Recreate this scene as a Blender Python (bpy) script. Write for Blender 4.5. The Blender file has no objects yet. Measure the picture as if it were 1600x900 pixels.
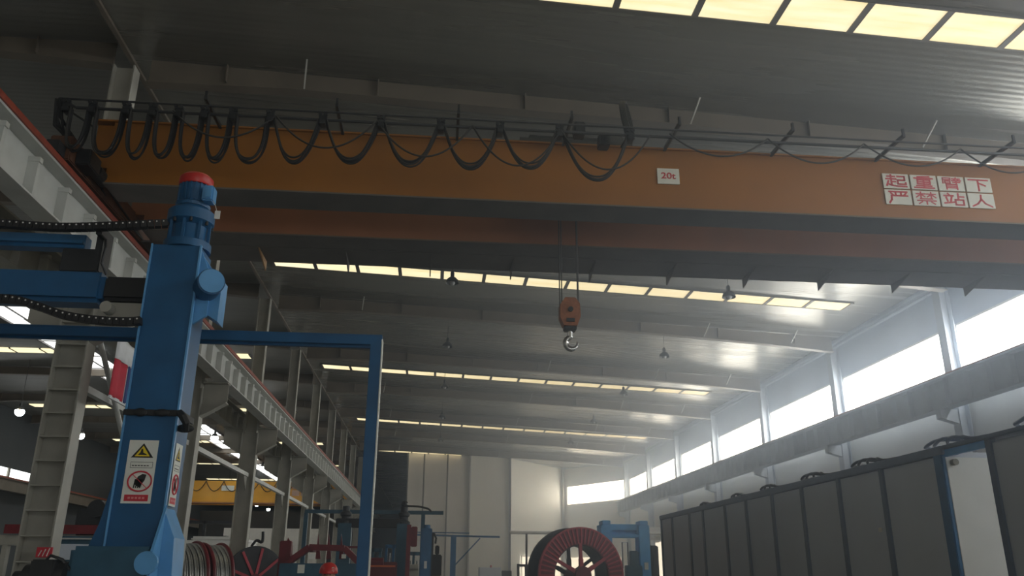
import bpy, bmesh, math, random
from mathutils import Vector, Matrix
random.seed(7)
SC = bpy.context.scene
COL = SC.collection
PI = math.pi
# ------------------------------------------------------------------ camera
CAM = Vector((0, 0, 1.6)); FPX = 1286.84
R = ((0.9956738816923575, -0.09276863322456164, 0.005244235437134951),
     (-0.03531140363909762, -0.3255798814062766, 0.9448549336255337),
     (0.08594548323623567, 0.940952560713409, 0.3274471749735647))   # right, up, forward
cd = bpy.data.cameras.new('camera'); cam = bpy.data.objects.new('camera', cd); COL.objects.link(cam)
m3 = Matrix((R[0], R[1], [-v for v in R[2]])).transposed()
cam.matrix_world = Matrix.Translation(CAM) @ m3.to_4x4()
cd.sensor_width = 36.0; cd.lens = FPX / 1600 * 36.0; cd.clip_end = 500; cd.clip_start = 0.05
SC.camera = cam
# ------------------------------------------------------------------ light and exposure
SC.view_settings.view_transform = 'Standard'; SC.view_settings.look = 'None'
SC.view_settings.gamma = 1; SC.view_settings.use_curve_mapping = False
SC.view_settings.exposure = 0.0
WIN = 12.0          # daylight through the milky clerestory panes
GATE_FILL = 4.0         # fill light from gates added behind the camera
SKY = 1.3         # daylight through the yellowed roof panels
GLARE_HAZE = 0.026
w = bpy.data.worlds.new('world'); SC.world = w; w.use_nodes = True
bg = w.node_tree.nodes['Background']; bg.inputs[0].default_value = (.75, .86, 1, 1); bg.inputs[1].default_value = 3.0
w.cycles.volume_step_size = 10.0; SC.cycles.volume_step_rate = 20.0
# scattering haze added to imitate lens glare, thicker along the window wall
_vs = w.node_tree.nodes.new('ShaderNodeVolumeScatter'); _vs.inputs['Density'].default_value = GLARE_HAZE; _vs.inputs['Anisotropy'].default_value = .6
_vs.inputs['Color'].default_value = (.70, .82, 1, 1); w.node_tree.links.new(_vs.outputs[0], w.node_tree.nodes['World Output'].inputs['Volume'])
_wn = w.node_tree; _g = _wn.nodes.new('ShaderNodeTexCoord'); _sx = _wn.nodes.new('ShaderNodeSeparateXYZ'); _wn.links.new(_g.outputs['Object'], _sx.inputs[0])
_a = _wn.nodes.new('ShaderNodeMapRange'); _a.interpolation_type = 'SMOOTHSTEP'; _a.inputs[1].default_value = -6; _a.inputs[2].default_value = 8; _a.inputs[3].default_value = 0; _a.inputs[4].default_value = GLARE_HAZE
_wn.links.new(_sx.outputs[0], _a.inputs[0]); _wn.links.new(_a.outputs[0], _vs.inputs['Density'])

# ------------------------------------------------------------------ materials
MATS = {}
def mat(name, col, rough=.6, metal=0., var=.12, scale=3., emit=None, estr=0., bump=0., spec=.5, stretch=(1, 1, 1), alpha=None):
    if name in MATS: return MATS[name]
    m = bpy.data.materials.new(name); m.use_nodes = True; nt = m.node_tree; n = nt.nodes; b = n['Principled BSDF']
    b.inputs['Roughness'].default_value = rough; b.inputs['Metallic'].default_value = metal
    b.inputs['Specular IOR Level'].default_value = spec
    tc = n.new('ShaderNodeTexCoord'); mp = n.new('ShaderNodeMapping'); mp.inputs['Scale'].default_value = stretch
    nt.links.new(tc.outputs['Object'], mp.inputs[0])
    nz = n.new('ShaderNodeTexNoise'); nz.inputs['Scale'].default_value = scale; nz.inputs['Detail'].default_value = 5
    nt.links.new(mp.outputs[0], nz.inputs['Vector'])
    rp = n.new('ShaderNodeValToRGB'); rp.color_ramp.elements[0].position = .3; rp.color_ramp.elements[1].position = .7
    rp.color_ramp.elements[0].color = tuple(c * (1 - var) for c in col) + (1,)
    rp.color_ramp.elements[1].color = tuple(min(1, c * (1 + var)) for c in col) + (1,)
    nt.links.new(nz.outputs[0], rp.inputs[0]); nt.links.new(rp.outputs[0], b.inputs['Base Color'])
    if emit:
        b.inputs['Emission Color'].default_value = tuple(emit) + (1,); b.inputs['Emission Strength'].default_value = estr
    if bump:
        bp = n.new('ShaderNodeBump'); bp.inputs['Strength'].default_value = bump; bp.inputs['Distance'].default_value = .02
        nt.links.new(nz.outputs[0], bp.inputs['Height']); nt.links.new(bp.outputs[0], b.inputs['Normal'])
    if alpha is not None: b.inputs['Alpha'].default_value = alpha
    MATS[name] = m
    return m

def ribbed(name, col, axis, pitch, rough, strength, var=.08, rvar=.0, metal=0., nscale=(1, 1, 1), dist=.012, dark=.0):
    """painted sheet with ribs repeating along one axis"""
    m = mat(name, col, rough, metal, var, .6, stretch=nscale)
    nt = m.node_tree; n = nt.nodes; b = n['Principled BSDF']
    tc = n.new('ShaderNodeTexCoord')
    wv = n.new('ShaderNodeTexWave'); wv.wave_type = 'BANDS'; wv.bands_direction = axis; wv.inputs['Scale'].default_value = 2 * PI / pitch / 20.0
    wv.inputs['Distortion'].default_value = 0.0
    nt.links.new(tc.outputs['Object'], wv.inputs['Vector'])
    bp = n.new('ShaderNodeBump'); bp.inputs['Strength'].default_value = strength; bp.inputs['Distance'].default_value = dist
    nt.links.new(wv.outputs['Fac'], bp.inputs['Height']); nt.links.new(bp.outputs[0], b.inputs['Normal'])
    if rvar:
        nz = n.new('ShaderNodeTexNoise'); nz.inputs['Scale'].default_value = .35; nz.inputs['Detail'].default_value = 6
        mp = n.new('ShaderNodeMapping'); mp.inputs['Scale'].default_value = nscale
        nt.links.new(tc.outputs['Object'], mp.inputs[0]); nt.links.new(mp.outputs[0], nz.inputs['Vector'])
        mr = n.new('ShaderNodeMapRange'); mr.inputs[3].default_value = rough - rvar; mr.inputs[4].default_value = rough + rvar
        nt.links.new(nz.outputs[0], mr.inputs[0]); nt.links.new(mr.outputs[0], b.inputs['Roughness'])
    return m

M_roof = ribbed('roof_sheet', (.225, .222, .198), 'Y', .19, .26, .22, var=.10, rvar=.12, nscale=(.35, 4.5, 1), metal=.4)
M_roofl = ribbed('left_hall_roof_sheet', (.20, .20, .185), 'Y', .19, .35, .22, var=.10, rvar=.12, nscale=(.35, 4.5, 1))
M_wall = ribbed('wall_sheet', (.60, .64, .70), 'X', .30, .5, .25)
M_wally = ribbed('wall_sheet_side', (.46, .53, .64), 'Y', .30, .5, .2)
M_wallw = ribbed('lower_wall_sheet', (.82, .82, .80), 'Y', .30, .5, .2)
M_back = ribbed('back_wall_sheet', (.78, .75, .70), 'X', .30, .55, .25)
M_backd = ribbed('far_wall_sheet', (.07, .08, .085), 'X', .4, .6, .2)
M_floor = mat('concrete_floor', (.30, .30, .285), .45, 0, .15, 1.2, bump=.05)
M_steel = mat('grey_steel_paint', (.37, .36, .315), .5, 0, .13, 2.2, bump=.05)
M_rafter = mat('rafter_paint', (.17, .145, .115), .5, 0, .14, 1.3)
M_beam = mat('runway_beam_paint', (.55, .56, .53), .42, 0, .10, 2)
M_beamr = mat('runway_beam_blue_grey', (.44, .49, .56), .5, 0, .08, 2)
M_rail = mat('red_primer_rail', (.26, .045, .022), .5, 0, .2, 8)
M_orange = mat('crane_orange_paint', (.33, .125, .010), .5, 0, .10, .9, stretch=(.6, 1, 1))
M_orange2 = mat('crane_brown_orange', (.34, .14, .07), .5, 0, .15, .9)
M_grimy = mat('grimy_orange', (.12, .05, .025), .6, 0, .3, 5)
M_under = mat('crane_underside', (.13, .12, .115), .55, 0, .15, 2)
M_yellow = mat('crane_yellow_paint', (.85, .42, .03), .4, 0, .06, 1)
M_tan = mat('bracket_tan', (.46, .26, .11), .5, 0, .1, 3)
M_black = mat('black_rubber', (.012, .012, .013), .55, 0, .1, 5)
M_dark = mat('dark_metal', (.035, .037, .04), .45, .3, .2, 6)
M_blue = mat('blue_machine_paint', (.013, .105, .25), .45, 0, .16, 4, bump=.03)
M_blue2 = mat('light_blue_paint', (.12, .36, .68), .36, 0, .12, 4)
M_bluem = mat('mid_blue_paint', (.03, .15, .33), .4, 0, .18, 4)
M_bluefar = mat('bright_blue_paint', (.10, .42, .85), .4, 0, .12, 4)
M_teal = mat('teal_blue_paint', (.03, .10, .16), .45, 0, .2, 4)
M_red = mat('red_plastic', (.55, .02, .015), .35, 0, .05, 4)
M_dred = mat('dark_red_paint', (.17, .014, .02), .45, 0, .2, 5)
M_reelred = mat('reel_red_paint', (.50, .06, .085), .45, 0, .18, 5)
M_chrome = mat('chrome_steel', (.62, .62, .62), .2, .9, .1, 8)
M_steelrope = mat('steel_rope', (.10, .10, .10), .4, .6, .2, 20)
M_cable = mat('silver_cable', (.50, .50, .49), .32, .6, .2, 30)
M_white = mat('white_paint', (.80, .80, .78), .5, 0, .04, 4)
M_sign = mat('sign_white', (.78, .80, .74), .5, 0, .03, 4)
M_signred = mat('sign_red', (.60, .03, .05), .5, 0, .05, 4)
M_signyel = mat('sign_yellow', (.85, .65, .02), .5, 0, .03, 4)
M_signblk = mat('sign_black', (.015, .015, .015), .5, 0, .03, 4)
M_encl = mat('enclosure_grey', (.64, .70, .80), .42, 0, .05, 1.5)
M_post = mat('enclosure_post', (.15, .20, .29), .45, 0, .1, 4)
M_wpanel = mat('white_door_panel', (.85, .87, .86), .45, 0, .03, 3)
M_skin = mat('skin', (.50, .30, .21), .6, 0, .05, 8)
M_hair = mat('black_hair', (.01, .01, .01), .6)
M_cloth = mat('navy_workwear', (.03, .05, .10), .8, 0, .2, 12)
M_glassdark = mat('dark_glass', (.05, .06, .06), .12, 0, .05, 2)
M_flagw = mat('flag_white', (.75, .76, .78), .8); M_flagr = mat('flag_red', (.58, .035, .06), .8); M_flagb = mat('flag_blue', (.03, .06, .22), .8)
M_win = mat('daylit_window_pane', (.8, .8, .8), .4, emit=(.90, .96, 1.0), estr=WIN)
M_gatefill = mat('gate_fill_light', (.8, .8, .8), .4, emit=(.93, .97, 1.0), estr=GATE_FILL)
M_winL = mat('daylit_far_pane', (.8, .8, .8), .4, emit=(.97, 1.0, .98), estr=2.6)
M_sky = mat('yellowed_roof_light', (.5, .45, .3), .5, emit=(1.0, .84, .47), estr=SKY)
# faint uneven ageing of the fibreglass panels
_nt = M_sky.node_tree; _n = _nt.nodes; _tc = _n.new('ShaderNodeTexCoord'); _mp = _n.new('ShaderNodeMapping'); _mp.inputs['Scale'].default_value = (.6, 5, 1)
_nz = _n.new('ShaderNodeTexNoise'); _nz.inputs['Scale'].default_value = 1.2; _cr = _n.new('ShaderNodeValToRGB')
_cr.color_ramp.elements[0].color = (.90, .76, .42, 1); _cr.color_ramp.elements[0].position = .3; _cr.color_ramp.elements[1].color = (1, .91, .62, 1); _cr.color_ramp.elements[1].position = .65
_nt.links.new(_tc.outputs['Object'], _mp.inputs[0]); _nt.links.new(_mp.outputs[0], _nz.inputs['Vector']); _nt.links.new(_nz.outputs[0], _cr.inputs[0]); _nt.links.new(_cr.outputs[0], _n['Principled BSDF'].inputs['Emission Color'])
M_lamp = mat('lit_lamp_glass', (.9, .9, .9), .3, emit=(.93, 1.0, 1.0), estr=22)
M_lampoff = mat('lamp_glass_off', (.35, .36, .36), .25)
M_bulb = mat('glossy_black_ball', (.02, .02, .02), .08)

# ------------------------------------------------------------------ mesh helpers
class MB:
    def __init__(s): s.bm = bmesh.new()
    def box(s, x0, x1, y0, y1, z0, z1, bev=0):
        r = bmesh.ops.create_cube(s.bm, size=1)
        bmesh.ops.scale(s.bm, vec=(x1 - x0, y1 - y0, z1 - z0), verts=r['verts'])
        bmesh.ops.translate(s.bm, vec=((x0 + x1) / 2, (y0 + y1) / 2, (z0 + z1) / 2), verts=r['verts'])
        if bev:
            es = list({e for v in r['verts'] for e in v.link_edges})
            bmesh.ops.bevel(s.bm, geom=es, offset=bev, segments=2, affect='EDGES')
        return s
    def bar(s, p, q, wd, h=None, up=(0, 0, 1)):
        """rectangular bar from p to q"""
        p, q = Vector(p), Vector(q); h = h or wd; d = (q - p); L = d.length; d.normalize(); up = Vector(up)
        if abs(d.dot(up)) > .99: up = Vector((0, 1, 0))
        a = d.cross(up).normalized(); b = a.cross(d)
        vs = [s.bm.verts.new(c + a * sa * wd / 2 + b * sb * h / 2) for c in (p, q) for sa, sb in ((-1, -1), (1, -1), (1, 1), (-1, 1))]
        for f in ((3, 2, 1, 0), (4, 5, 6, 7), (0, 1, 5, 4), (1, 2, 6, 5), (2, 3, 7, 6), (3, 0, 4, 7)): s.bm.faces.new([vs[i] for i in f])
        return s
    def cyl(s, p, q, r, r2=None, n=16):
        p, q = Vector(p), Vector(q); d = q - p
        rot = Vector((0, 0, 1)).rotation_difference(d.normalized()).to_matrix().to_4x4()
        bmesh.ops.create_cone(s.bm, cap_ends=True, segments=n, radius1=r, radius2=r if r2 is None else r2, depth=d.length,
                              matrix=Matrix.Translation((p + q) / 2) @ rot)
        return s
    def tube(s, pts, r, n=7, closed=False):
        pts = [Vector(p) for p in pts]; rings = []; N = len(pts); prev = None
        for i, p in enumerate(pts):
            a = pts[(i - 1) % N] if (closed or i > 0) else p; b = pts[(i + 1) % N] if (closed or i < N - 1) else p
            d = (b - a).normalized()
            if prev is None:
                u = d.orthogonal().normalized()
            else:
                u = (prev - d * prev.dot(d)); u = u.normalized() if u.length > 1e-6 else d.orthogonal().normalized()
            prev = u; v = d.cross(u)
            rings.append([s.bm.verts.new(p + (u * math.cos(2 * PI * k / n) + v * math.sin(2 * PI * k / n)) * r) for k in range(n)])
        for i in range(N if closed else N - 1):
            A, B = rings[i], rings[(i + 1) % N]
            for k in range(n): s.bm.faces.new((A[k], A[(k + 1) % n], B[(k + 1) % n], B[k]))
        if not closed:
            s.bm.faces.new(rings[0][::-1]); s.bm.faces.new(rings[-1])
        return s
    def prism(s, poly, vec):
        vec = Vector(vec); A = [s.bm.verts.new(p) for p in poly]; B = [s.bm.verts.new(Vector(p) + vec) for p in poly]; n = len(poly)
        s.bm.faces.new(A[::-1]); s.bm.faces.new(B)
        for i in range(n): s.bm.faces.new((A[i], A[(i + 1) % n], B[(i + 1) % n], B[i]))
        return s
    def lathe(s, prof, c=(0, 0, 0), axis=(0, 0, 1), n=24):
        """prof: (radius, height along axis)"""
        c = Vector(c); ax = Vector(axis).normalized(); u = ax.orthogonal().normalized(); v = ax.cross(u); rings = []
        for r, h in prof:
            rings.append([s.bm.verts.new(c + ax * h + (u * math.cos(2 * PI * k / n) + v * math.sin(2 * PI * k / n)) * max(r, 1e-4)) for k in range(n)])
        for A, B in zip(rings, rings[1:]):
            for k in range(n): s.bm.faces.new((A[k], A[(k + 1) % n], B[(k + 1) % n], B[k]))
        s.bm.faces.new(rings[0][::-1]); s.bm.faces.new(rings[-1])
        return s
    def ball(s, c, r, sc=(1, 1, 1), n=16):
        bmesh.ops.create_uvsphere(s.bm, u_segments=n, v_segments=max(8, n // 2), radius=r, matrix=Matrix.Translation(c) @ Matrix.Diagonal((*sc, 1)))
        return s
    def build(s, name, m, parent=None, smooth=False):
        bmesh.ops.recalc_face_normals(s.bm, faces=s.bm.faces)
        if parent is not None:
            off = -WLOC[parent.name]; bmesh.ops.translate(s.bm, vec=off, verts=s.bm.verts)
        me = bpy.data.meshes.new(name); s.bm.to_mesh(me); s.bm.free(); me.materials.append(m)
        if smooth:
            for p in me.polygons: p.use_smooth = True
            try: me.set_sharp_from_angle(angle=math.radians(40))
            except Exception: pass
        o = bpy.data.objects.new(name, me); COL.objects.link(o)
        if parent is not None: o.parent = parent
        WLOC[o.name] = WLOC[parent.name] if parent is not None else Vector((0, 0, 0))
        return o
WLOC = {}
def smooth(pts, n=12):
    out = []
    P_ = [Vector(p) for p in pts]
    for i in range(len(P_) - 1):
        p0, p1, p2, p3 = P_[max(i - 1, 0)], P_[i], P_[i + 1], P_[min(i + 2, len(P_) - 1)]
        for k_ in range(n):
            t_ = k_ / n
            out.append(.5 * ((2 * p1) + (p2 - p0) * t_ + (2 * p0 - 5 * p1 + 4 * p2 - p3) * t_ ** 2 + (3 * p1 - p0 - 3 * p2 + p3) * t_ ** 3))
    return out + [P_[-1]]
def thing(name, label, cat, loc=(0, 0, 0), group=None):
    o = bpy.data.objects.new(name, None); COL.objects.link(o); o.location = loc; o.empty_display_size = .2
    o['label'] = label; o['category'] = cat
    if group: o['group'] = group
    WLOC[o.name] = Vector(loc)
    return o
def tag(o, label, cat, group=None):
    o['label'] = label; o['category'] = cat
    if group: o['group'] = group
    return o
def centre(o, c):
    """moves the origin of a single-mesh thing to c"""
    c = Vector(c); o.data.transform(Matrix.Translation(-c)); o.location = c; WLOC[o.name] = c
    return o
def struct(o): o['kind'] = 'structure'; return o
def clone(root, loc, label=None, group=None):
    r = root.copy(); COL.objects.link(r); r.location = loc; WLOC[r.name] = Vector(loc)
    if label: r['label'] = label
    if group: r['group'] = group
    for ch in list(root.children):
        c = ch.copy(); COL.objects.link(c); c.parent = r
        for g in list(ch.children):
            d = g.copy(); COL.objects.link(d); d.parent = c
    return r
def ray(u, v):
    a, b = (u - 800) / FPX, (450 - v) / FPX
    return Vector([R[0][i] * a + R[1][i] * b + R[2][i] for i in range(3)])
def at(u, v, x=None, y=None, z=None):
    d = ray(u, v); t = (x - CAM.x) / d.x if x is not None else (y - CAM.y) / d.y if y is not None else (z - CAM.z) / d.z
    return CAM + d * t
ORD = ['nearest', 'second nearest', 'third', 'fourth', 'fifth', 'sixth', 'seventh', 'eighth', 'ninth', 'tenth', 'eleventh', 'twelfth']

# ------------------------------------------------------------------ the hall
XR, XC, XW = 17.35, -7.0, -31.0          # right wall, column line between the halls, left wall
GRID = [16.5 + 8.2 * k for k in range(-4, 17)]
Y0, Y1 = -18.0, 150.0
def rz(x): return 11.3 + .046 * (XR - x)
def lz(x): return 12.85
struct(MB().box(XW - .3, XR + .3, Y0 - .3, Y1 + .3, -.2, 0).build('floor', M_floor))
struct(MB().prism([(XC, Y0, rz(XC)), (XR + .2, Y0, rz(XR + .2)), (XR + .2, Y0, rz(XR + .2) + .25), (XC, Y0, 13.2)], (0, Y1 - Y0, 0)).build('ceiling', M_roof))
struct(MB().box(XW - .3, XC, Y0, Y1, 12.85, 13.1).build('ceiling', M_roofl))
struct(MB().box(XW, XR, Y0 - .3, Y0, 0, 13.1).build('wall_rear', M_back))
# unseen glowing gates added behind the camera to brighten faces turned this way
for i, (a, c) in enumerate(((2, 7), (8, 15))):
    fr = MB(); fr.box(a - .15, a, Y0 - .02, Y0 + .12, 0, 5.7); fr.box(c, c + .15, Y0 - .02, Y0 + .12, 0, 5.7); fr.box(a, c, Y0 - .02, Y0 + .12, 5.55, 5.7)
    o = struct(fr.build('door_fill_%d' % (i + 1), M_steel))
    MB().box(a, c, Y0 + .01, Y0 + .05, .05, 5.55).build('fill_opening', M_gatefill, o)
struct(MB().box(XC - .1, XC, Y0, Y1, 12.35, 12.86).build('trim_1', M_rafter))
# right wall, split round the window strip
m = MB(); m.box(XR, XR + .3, Y0, 84, 9.6, 11.6); m.box(XR, XR + .3, Y0, -7, 7.35, 9.6); struct(m.build('wall_right', M_wally)); struct(MB().box(XR, XR + .3, Y0, 84, 0, 7.35).build('wall_right', M_wallw))
m = MB(); m.box(XW - .3, XW, Y0, Y1, 0, 7.9); m.box(XW - .3, XW, Y0, Y1, 8.7, 13.1); m.box(XW - .3, XW, Y0, 52, 7.9, 8.7); m.box(XW - .3, XW, 69, Y1, 7.9, 8.7); struct(m.build('wall_left', M_backd))
# coping angle along the top of the right wall
m = MB(); m.tube([(XR - .12, Y0, 11.02), (XR - .12, 76, 11.02)], .06, 8); m.box(XR - .22, XR, Y0, 76, 11.13, 11.28); struct(m.build('trim_2', M_beamr))
# side windows: one strip per bay
YB = [25.25 + 8.06 * k for k in range(-4, 7)]
k = 0
for a, b in zip(YB, YB[1:]):
    k += 1
    y0, y1 = a + .12, b - .12
    if y0 > 74: break
    y1 = min(y1, 75.0)
    fr = MB(); z0, z1 = 7.35, 9.6
    fr.box(XR - .03, XR + .10, y0 - .12, y1 + .12, z1 - .05, z1 + .02); fr.box(XR - .03, XR + .10, y0 - .12, y1 + .12, z0 - .02, z0 + .05)
    fr.box(XR - .03, XR + .10, y0 - .12, y0 + .02, z0, z1); fr.box(XR - .03, XR + .10, y1 - .02, y1 + .12, z0, z1)
    o = struct(fr.build('window_%d' % k, M_white))
    MB().box(XR + .10, XR + .14, y0, y1, z0, z1).build('pane', M_win, o)
# roof lights
k = 20
for j, yc in enumerate([12.55 + 16.3 * i for i in range(-1, 5)]):
    xr = [15.0, 19, 15.58, 15.4, 15.9, 2.5][j] if j else 15.0
    if j == 1: xr = 15.6
    k += 1
    fr = MB(); n = 14 if j < 5 else 5
    for i in range(n + 1):
        x = xr - 1.555 * i; fr.box(x - .065, x + .065, yc - .46, yc + .46, rz(x) - .06, rz(x) + .01)
    x0 = xr - 1.555 * n
    for yy in (yc - .48, yc + .45):
        fr.prism([(x0, yy, rz(x0) - .05), (xr, yy, rz(xr) - .05), (xr, yy, rz(xr) + .02), (x0, yy, rz(x0) + .02)], (0, .04, 0))
    o = struct(fr.build('window_%d' % k, M_under))
    for i in range(n):
        x1 = xr - 1.555 * i - .05; x0 = x1 - 1.455
        MB().prism([(x0, yc - .45, rz(x0) - .035), (x1, yc - .45, rz(x1) - .035), (x1, yc - .45, rz(x1) + .01), (x0, yc - .45, rz(x0) + .01)], (0, .90, 0)).build('pane', M_sky, o)
# left hall: rows of roof lights, ridge light, wall windows
for j, yc in enumerate([28.9, 45.3, 61.6, 78.0, 94.5, 111, 12.5, -4]):
    k += 1
    fr = MB()
    for i in range(7): fr.box(-29.0 + 1.55 * i - .05, -29.0 + 1.55 * i + .05, yc - .46, yc + .46, 12.80, 12.86)
    for i in range(5): fr.box(-16.5 + 1.55 * i - .05, -16.5 + 1.55 * i + .05, yc - .46, yc + .46, 12.80, 12.86)
    o = struct(fr.build('window_%d' % k, M_under))
    for i in range(6): MB().box(-29.0 + 1.55 * i + .05, -29.0 + 1.55 * i + 1.5, yc - .45, yc + .45, 12.81, 12.86).build('pane', M_sky, o)
    for i in range(4): MB().box(-16.5 + 1.55 * i + .05, -16.5 + 1.55 * i + 1.5, yc - .45, yc + .45, 12.81, 12.86).build('pane', M_sky, o)
k += 1
fr = MB()
for xx in (-20.4, -18.35): fr.box(xx - .05, xx + .05, -14, 120, 12.72, 12.86)
for i in range(45): fr.bar((-20.4, -14 + 3 * i, 12.79), (-18.35, -14 + 3 * i, 12.79), .06)
fr.box(-19.42, -19.34, 12, 120, 12.76, 12.83)
o = struct(fr.build('window_%d' % k, M_under))
MB().box(-20.35, -18.4, -14, 120, 12.81, 12.86).build('pane', M_winL, o)
k += 1
fr = MB()
for i in range(5): fr.box(XW - .05, XW + .05, 52 + 4.1 * i, 52.3 + 4.1 * i, 7.9, 8.7)
o = struct(fr.build('window_%d' % k, M_steel))
MB().box(XW - .2, XW - .12, 52, 69, 7.9, 8.7).build('pane', M_winL, o)
# end walls
def wallseg(p, q, name, m, holes=(), t=.25, z0=0, z1=None):
    """vertical wall from p to q with rectangular holes (s0, s1, z0, z1) along it"""
    p, q = Vector((*p, 0)), Vector((*q, 0)); d = (q - p); L = d.length; d.normalize(); nrm = Vector((-d.y, d.x, 0)) * t
    b = MB()
    def quad(s0, s1, za, zb0, zb1):
        A = p + d * s0; B = p + d * s1
        b.prism([(A.x, A.y, za), (B.x, B.y, za), (B.x, B.y, zb1), (A.x, A.y, zb0)], nrm)
    top = lambda s: (rz((p + d * s).x) + .05) if z1 is None else z1
    cur = 0
    for s0, s1, ha, hb in holes:
        if s0 > cur: quad(cur, s0, 0, top(cur), top(s0))
        if ha > 0: quad(s0, s1, 0, ha, ha)
        quad(s0, s1, hb, top(s0), top(s1)); cur = s1
    if cur < L: quad(cur, L, 0, top(cur), top(L))
    return struct(b.build(name, m)), p, d, nrm
M_backw = ribbed('white_end_wall', (.78, .80, .80), 'X', .30, .5, .2)
wallseg((-2.4, 78), (3.3, 77.7), 'wall_back', M_back)
wallseg((3.3, 77.6), (7.0, 77.6), 'wall_back', mat('grey_end_wall', (.88, .88, .85), .6, 0, .05, .4))
wallseg((7.0, 77.7), (12.9, 83.4), 'wall_back', M_backw)
_, p, d, nrm = wallseg((12.9, 83.4), (XR, 75.4), 'wall_back', M_backw, holes=[(.55, 9.0, 8.0, 9.75)])
A = p + d * .5 + nrm * .6; B = p + d * 9.1 + nrm * .6
fr = MB(); 
for za in (7.98, 9.73): fr.prism([(A.x, A.y, za), (B.x, B.y, za), (B.x, B.y, za + .06), (A.x, A.y, za + .06)], -nrm * .5)
o = struct(fr.build('window_50', M_white))
MB().prism([(A.x, A.y, 8.0), (B.x, B.y, 8.0), (B.x, B.y, 9.75), (A.x, A.y, 9.75)], nrm * .15).build('pane', M_win, o)
# low bright gate windows in the end corner
k = 50
for (pa, pb, za, zb) in (((8.2, 78.6), (12.4, 82.7), .9, 3.1), ((13.2, 82.6), (16.9, 76.0), .9, 3.1)):
    k += 1
    A = Vector((*pa, 0)); B = Vector((*pb, 0)); nn = Vector((-(B - A).y, (B - A).x, 0)).normalized() * .04
    fr = MB()
    for i in range(5):
        c = A.lerp(B, i / 4); fr.bar((c.x, c.y, za), (c.x, c.y, zb), .07)
    fr.bar((A.x, A.y, zb), (B.x, B.y, zb), .08); fr.bar((A.x, A.y, za), (B.x, B.y, za), .08)
    o = struct(fr.build('window_%d' % k, M_white))
    MB().prism([(A.x, A.y, za), (B.x, B.y, za), (B.x, B.y, zb), (A.x, A.y, zb)], nn).build('pane', M_winL, o)
o = struct(MB().box(XR - .06, XR + .04, 60.2, 67.6, .8, 4.0).build('window_53', M_white))
MB().box(XR - .1, XR - .06, 60.3, 67.5, .9, 3.9).build('pane', M_winL, o)
struct(MB().box(XW, -2.4, Y1, Y1 + .3, 0, 13.1).build('wall_far', M_backd))
struct(MB().box(-2.55, -2.4, 78, Y1, 0, 12.4).build('wall_passage', M_backd))
struct(MB().cyl((12.75, 83.0, 0), (12.75, 83.0, 11.5), .13).build('trim_3', M_steel))
m = MB(); m.box(3.2, 3.34, 77.3, 77.6, 0, 11.9); struct(m.build('trim_4', M_steel))
m = MB(); m.box(6.9, 7.08, 77.2, 77.5, 0, 11.75); struct(m.build('trim_5', M_under))
for i, xx in enumerate((-.95, 1.2)):
    struct(MB().cyl((xx, 77.5, 0), (xx, 77.5, 12), .07).build('trim_%d' % (6 + i), M_under))

# ------------------------------------------------------------------ steel frame
def hcol(x, y, n, label):
    t = thing('steel_column', label, 'column', (x, y, 0), 'steel columns between the two halls')
    def shaft(name, x0, x1, z0, z1, dy=.2):
        b = MB(); b.box(x1 - .03, x1, y - dy, y + dy, z0, z1); b.box(x0, x0 + .03, y - dy, y + dy, z0, z1); b.box(x0 + .03, x1 - .03, y - .02, y + .02, z0, z1)
        z = z0 + .4
        while z < z1 - .1 and z0 < 5 and n == 0:
            b.box(x0 + .03, x1 - .03, y - dy + .02, y + dy - .02, z - .012, z + .012); z += .45
        return b.build(name, M_steel, t)
    shaft('lower_shaft', x - .30, x + .30, 0, 6.7)
    shaft('upper_shaft', x - .23, x + .23, 6.7, 12.2, .17)
    for s in (1, -1):
        b = MB(); xa = x + s * .30; xb = x + s * 1.0
        b.prism([(xa, y - .015, 5.88), (xb, y - .015, 6.3), (xb, y - .015, 6.85), (xa, y - .015, 6.85)], (0, .03, 0))
        b.box(min(xa, xb), max(xa, xb), y - .17, y + .17, 6.84, 6.88)
        b.prism([(xa, y - .17, 5.88), (xb, y - .17, 6.3), (xb, y - .17, 6.27), (xa, y - .17, 5.85)], (0, .34, 0))
        b.build('corbel', M_steel, t)
    b = MB(); b.box(x - .4, x + .4, y - .35, y + .35, 0, .04); b.build('base_plate', M_steel, t)
    return t
XM = -7.15
GY = GRID[4:14]
for i, y in enumerate(GY):
    hcol(XM, y, i, 'grey steel crane column between the two halls, %s of its row from the camera' % ORD[i])
# tie beams between those columns
for i, (a, b_) in enumerate(zip(GY[:6], GY[1:7])):
    t = thing('tie_beam', 'pale grey horizontal tie beam joining the %s and next column of the middle row' % ORD[i], 'beam', (XM, a, 5.05), 'tie beams between the middle columns')
    MB().bar((XM + .05, a + .2, 5.08), (XM + .05, b_ - .2, 5.08), .14, .14).build('tube', M_beam, t)
    m = MB()
    m.prism([(XM + .03, b_ - .2, 5.02), (XM + .03, b_ - .2, 4.5), (XM + .03, b_ - .75, 5.02)], (.04, 0, 0))
    m.prism([(XM + .03, a + .2, 5.02), (XM + .03, a + .2, 4.5), (XM + .03, a + .75, 5.02)], (.04, 0, 0)); m.build('gusset', M_steel, t)
m = MB(); m.tube([(XM + .24, 16.75, 6.25), (XM + .24, 20.9, 3.0), (XM + .24, 24.2, .6)], .055, 10)
centre(tag(m.build('brace_pipe', M_beam), 'grey diagonal brace pipe slanting down from the nearest middle column', 'brace'), (XM, 20, 3))
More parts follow.
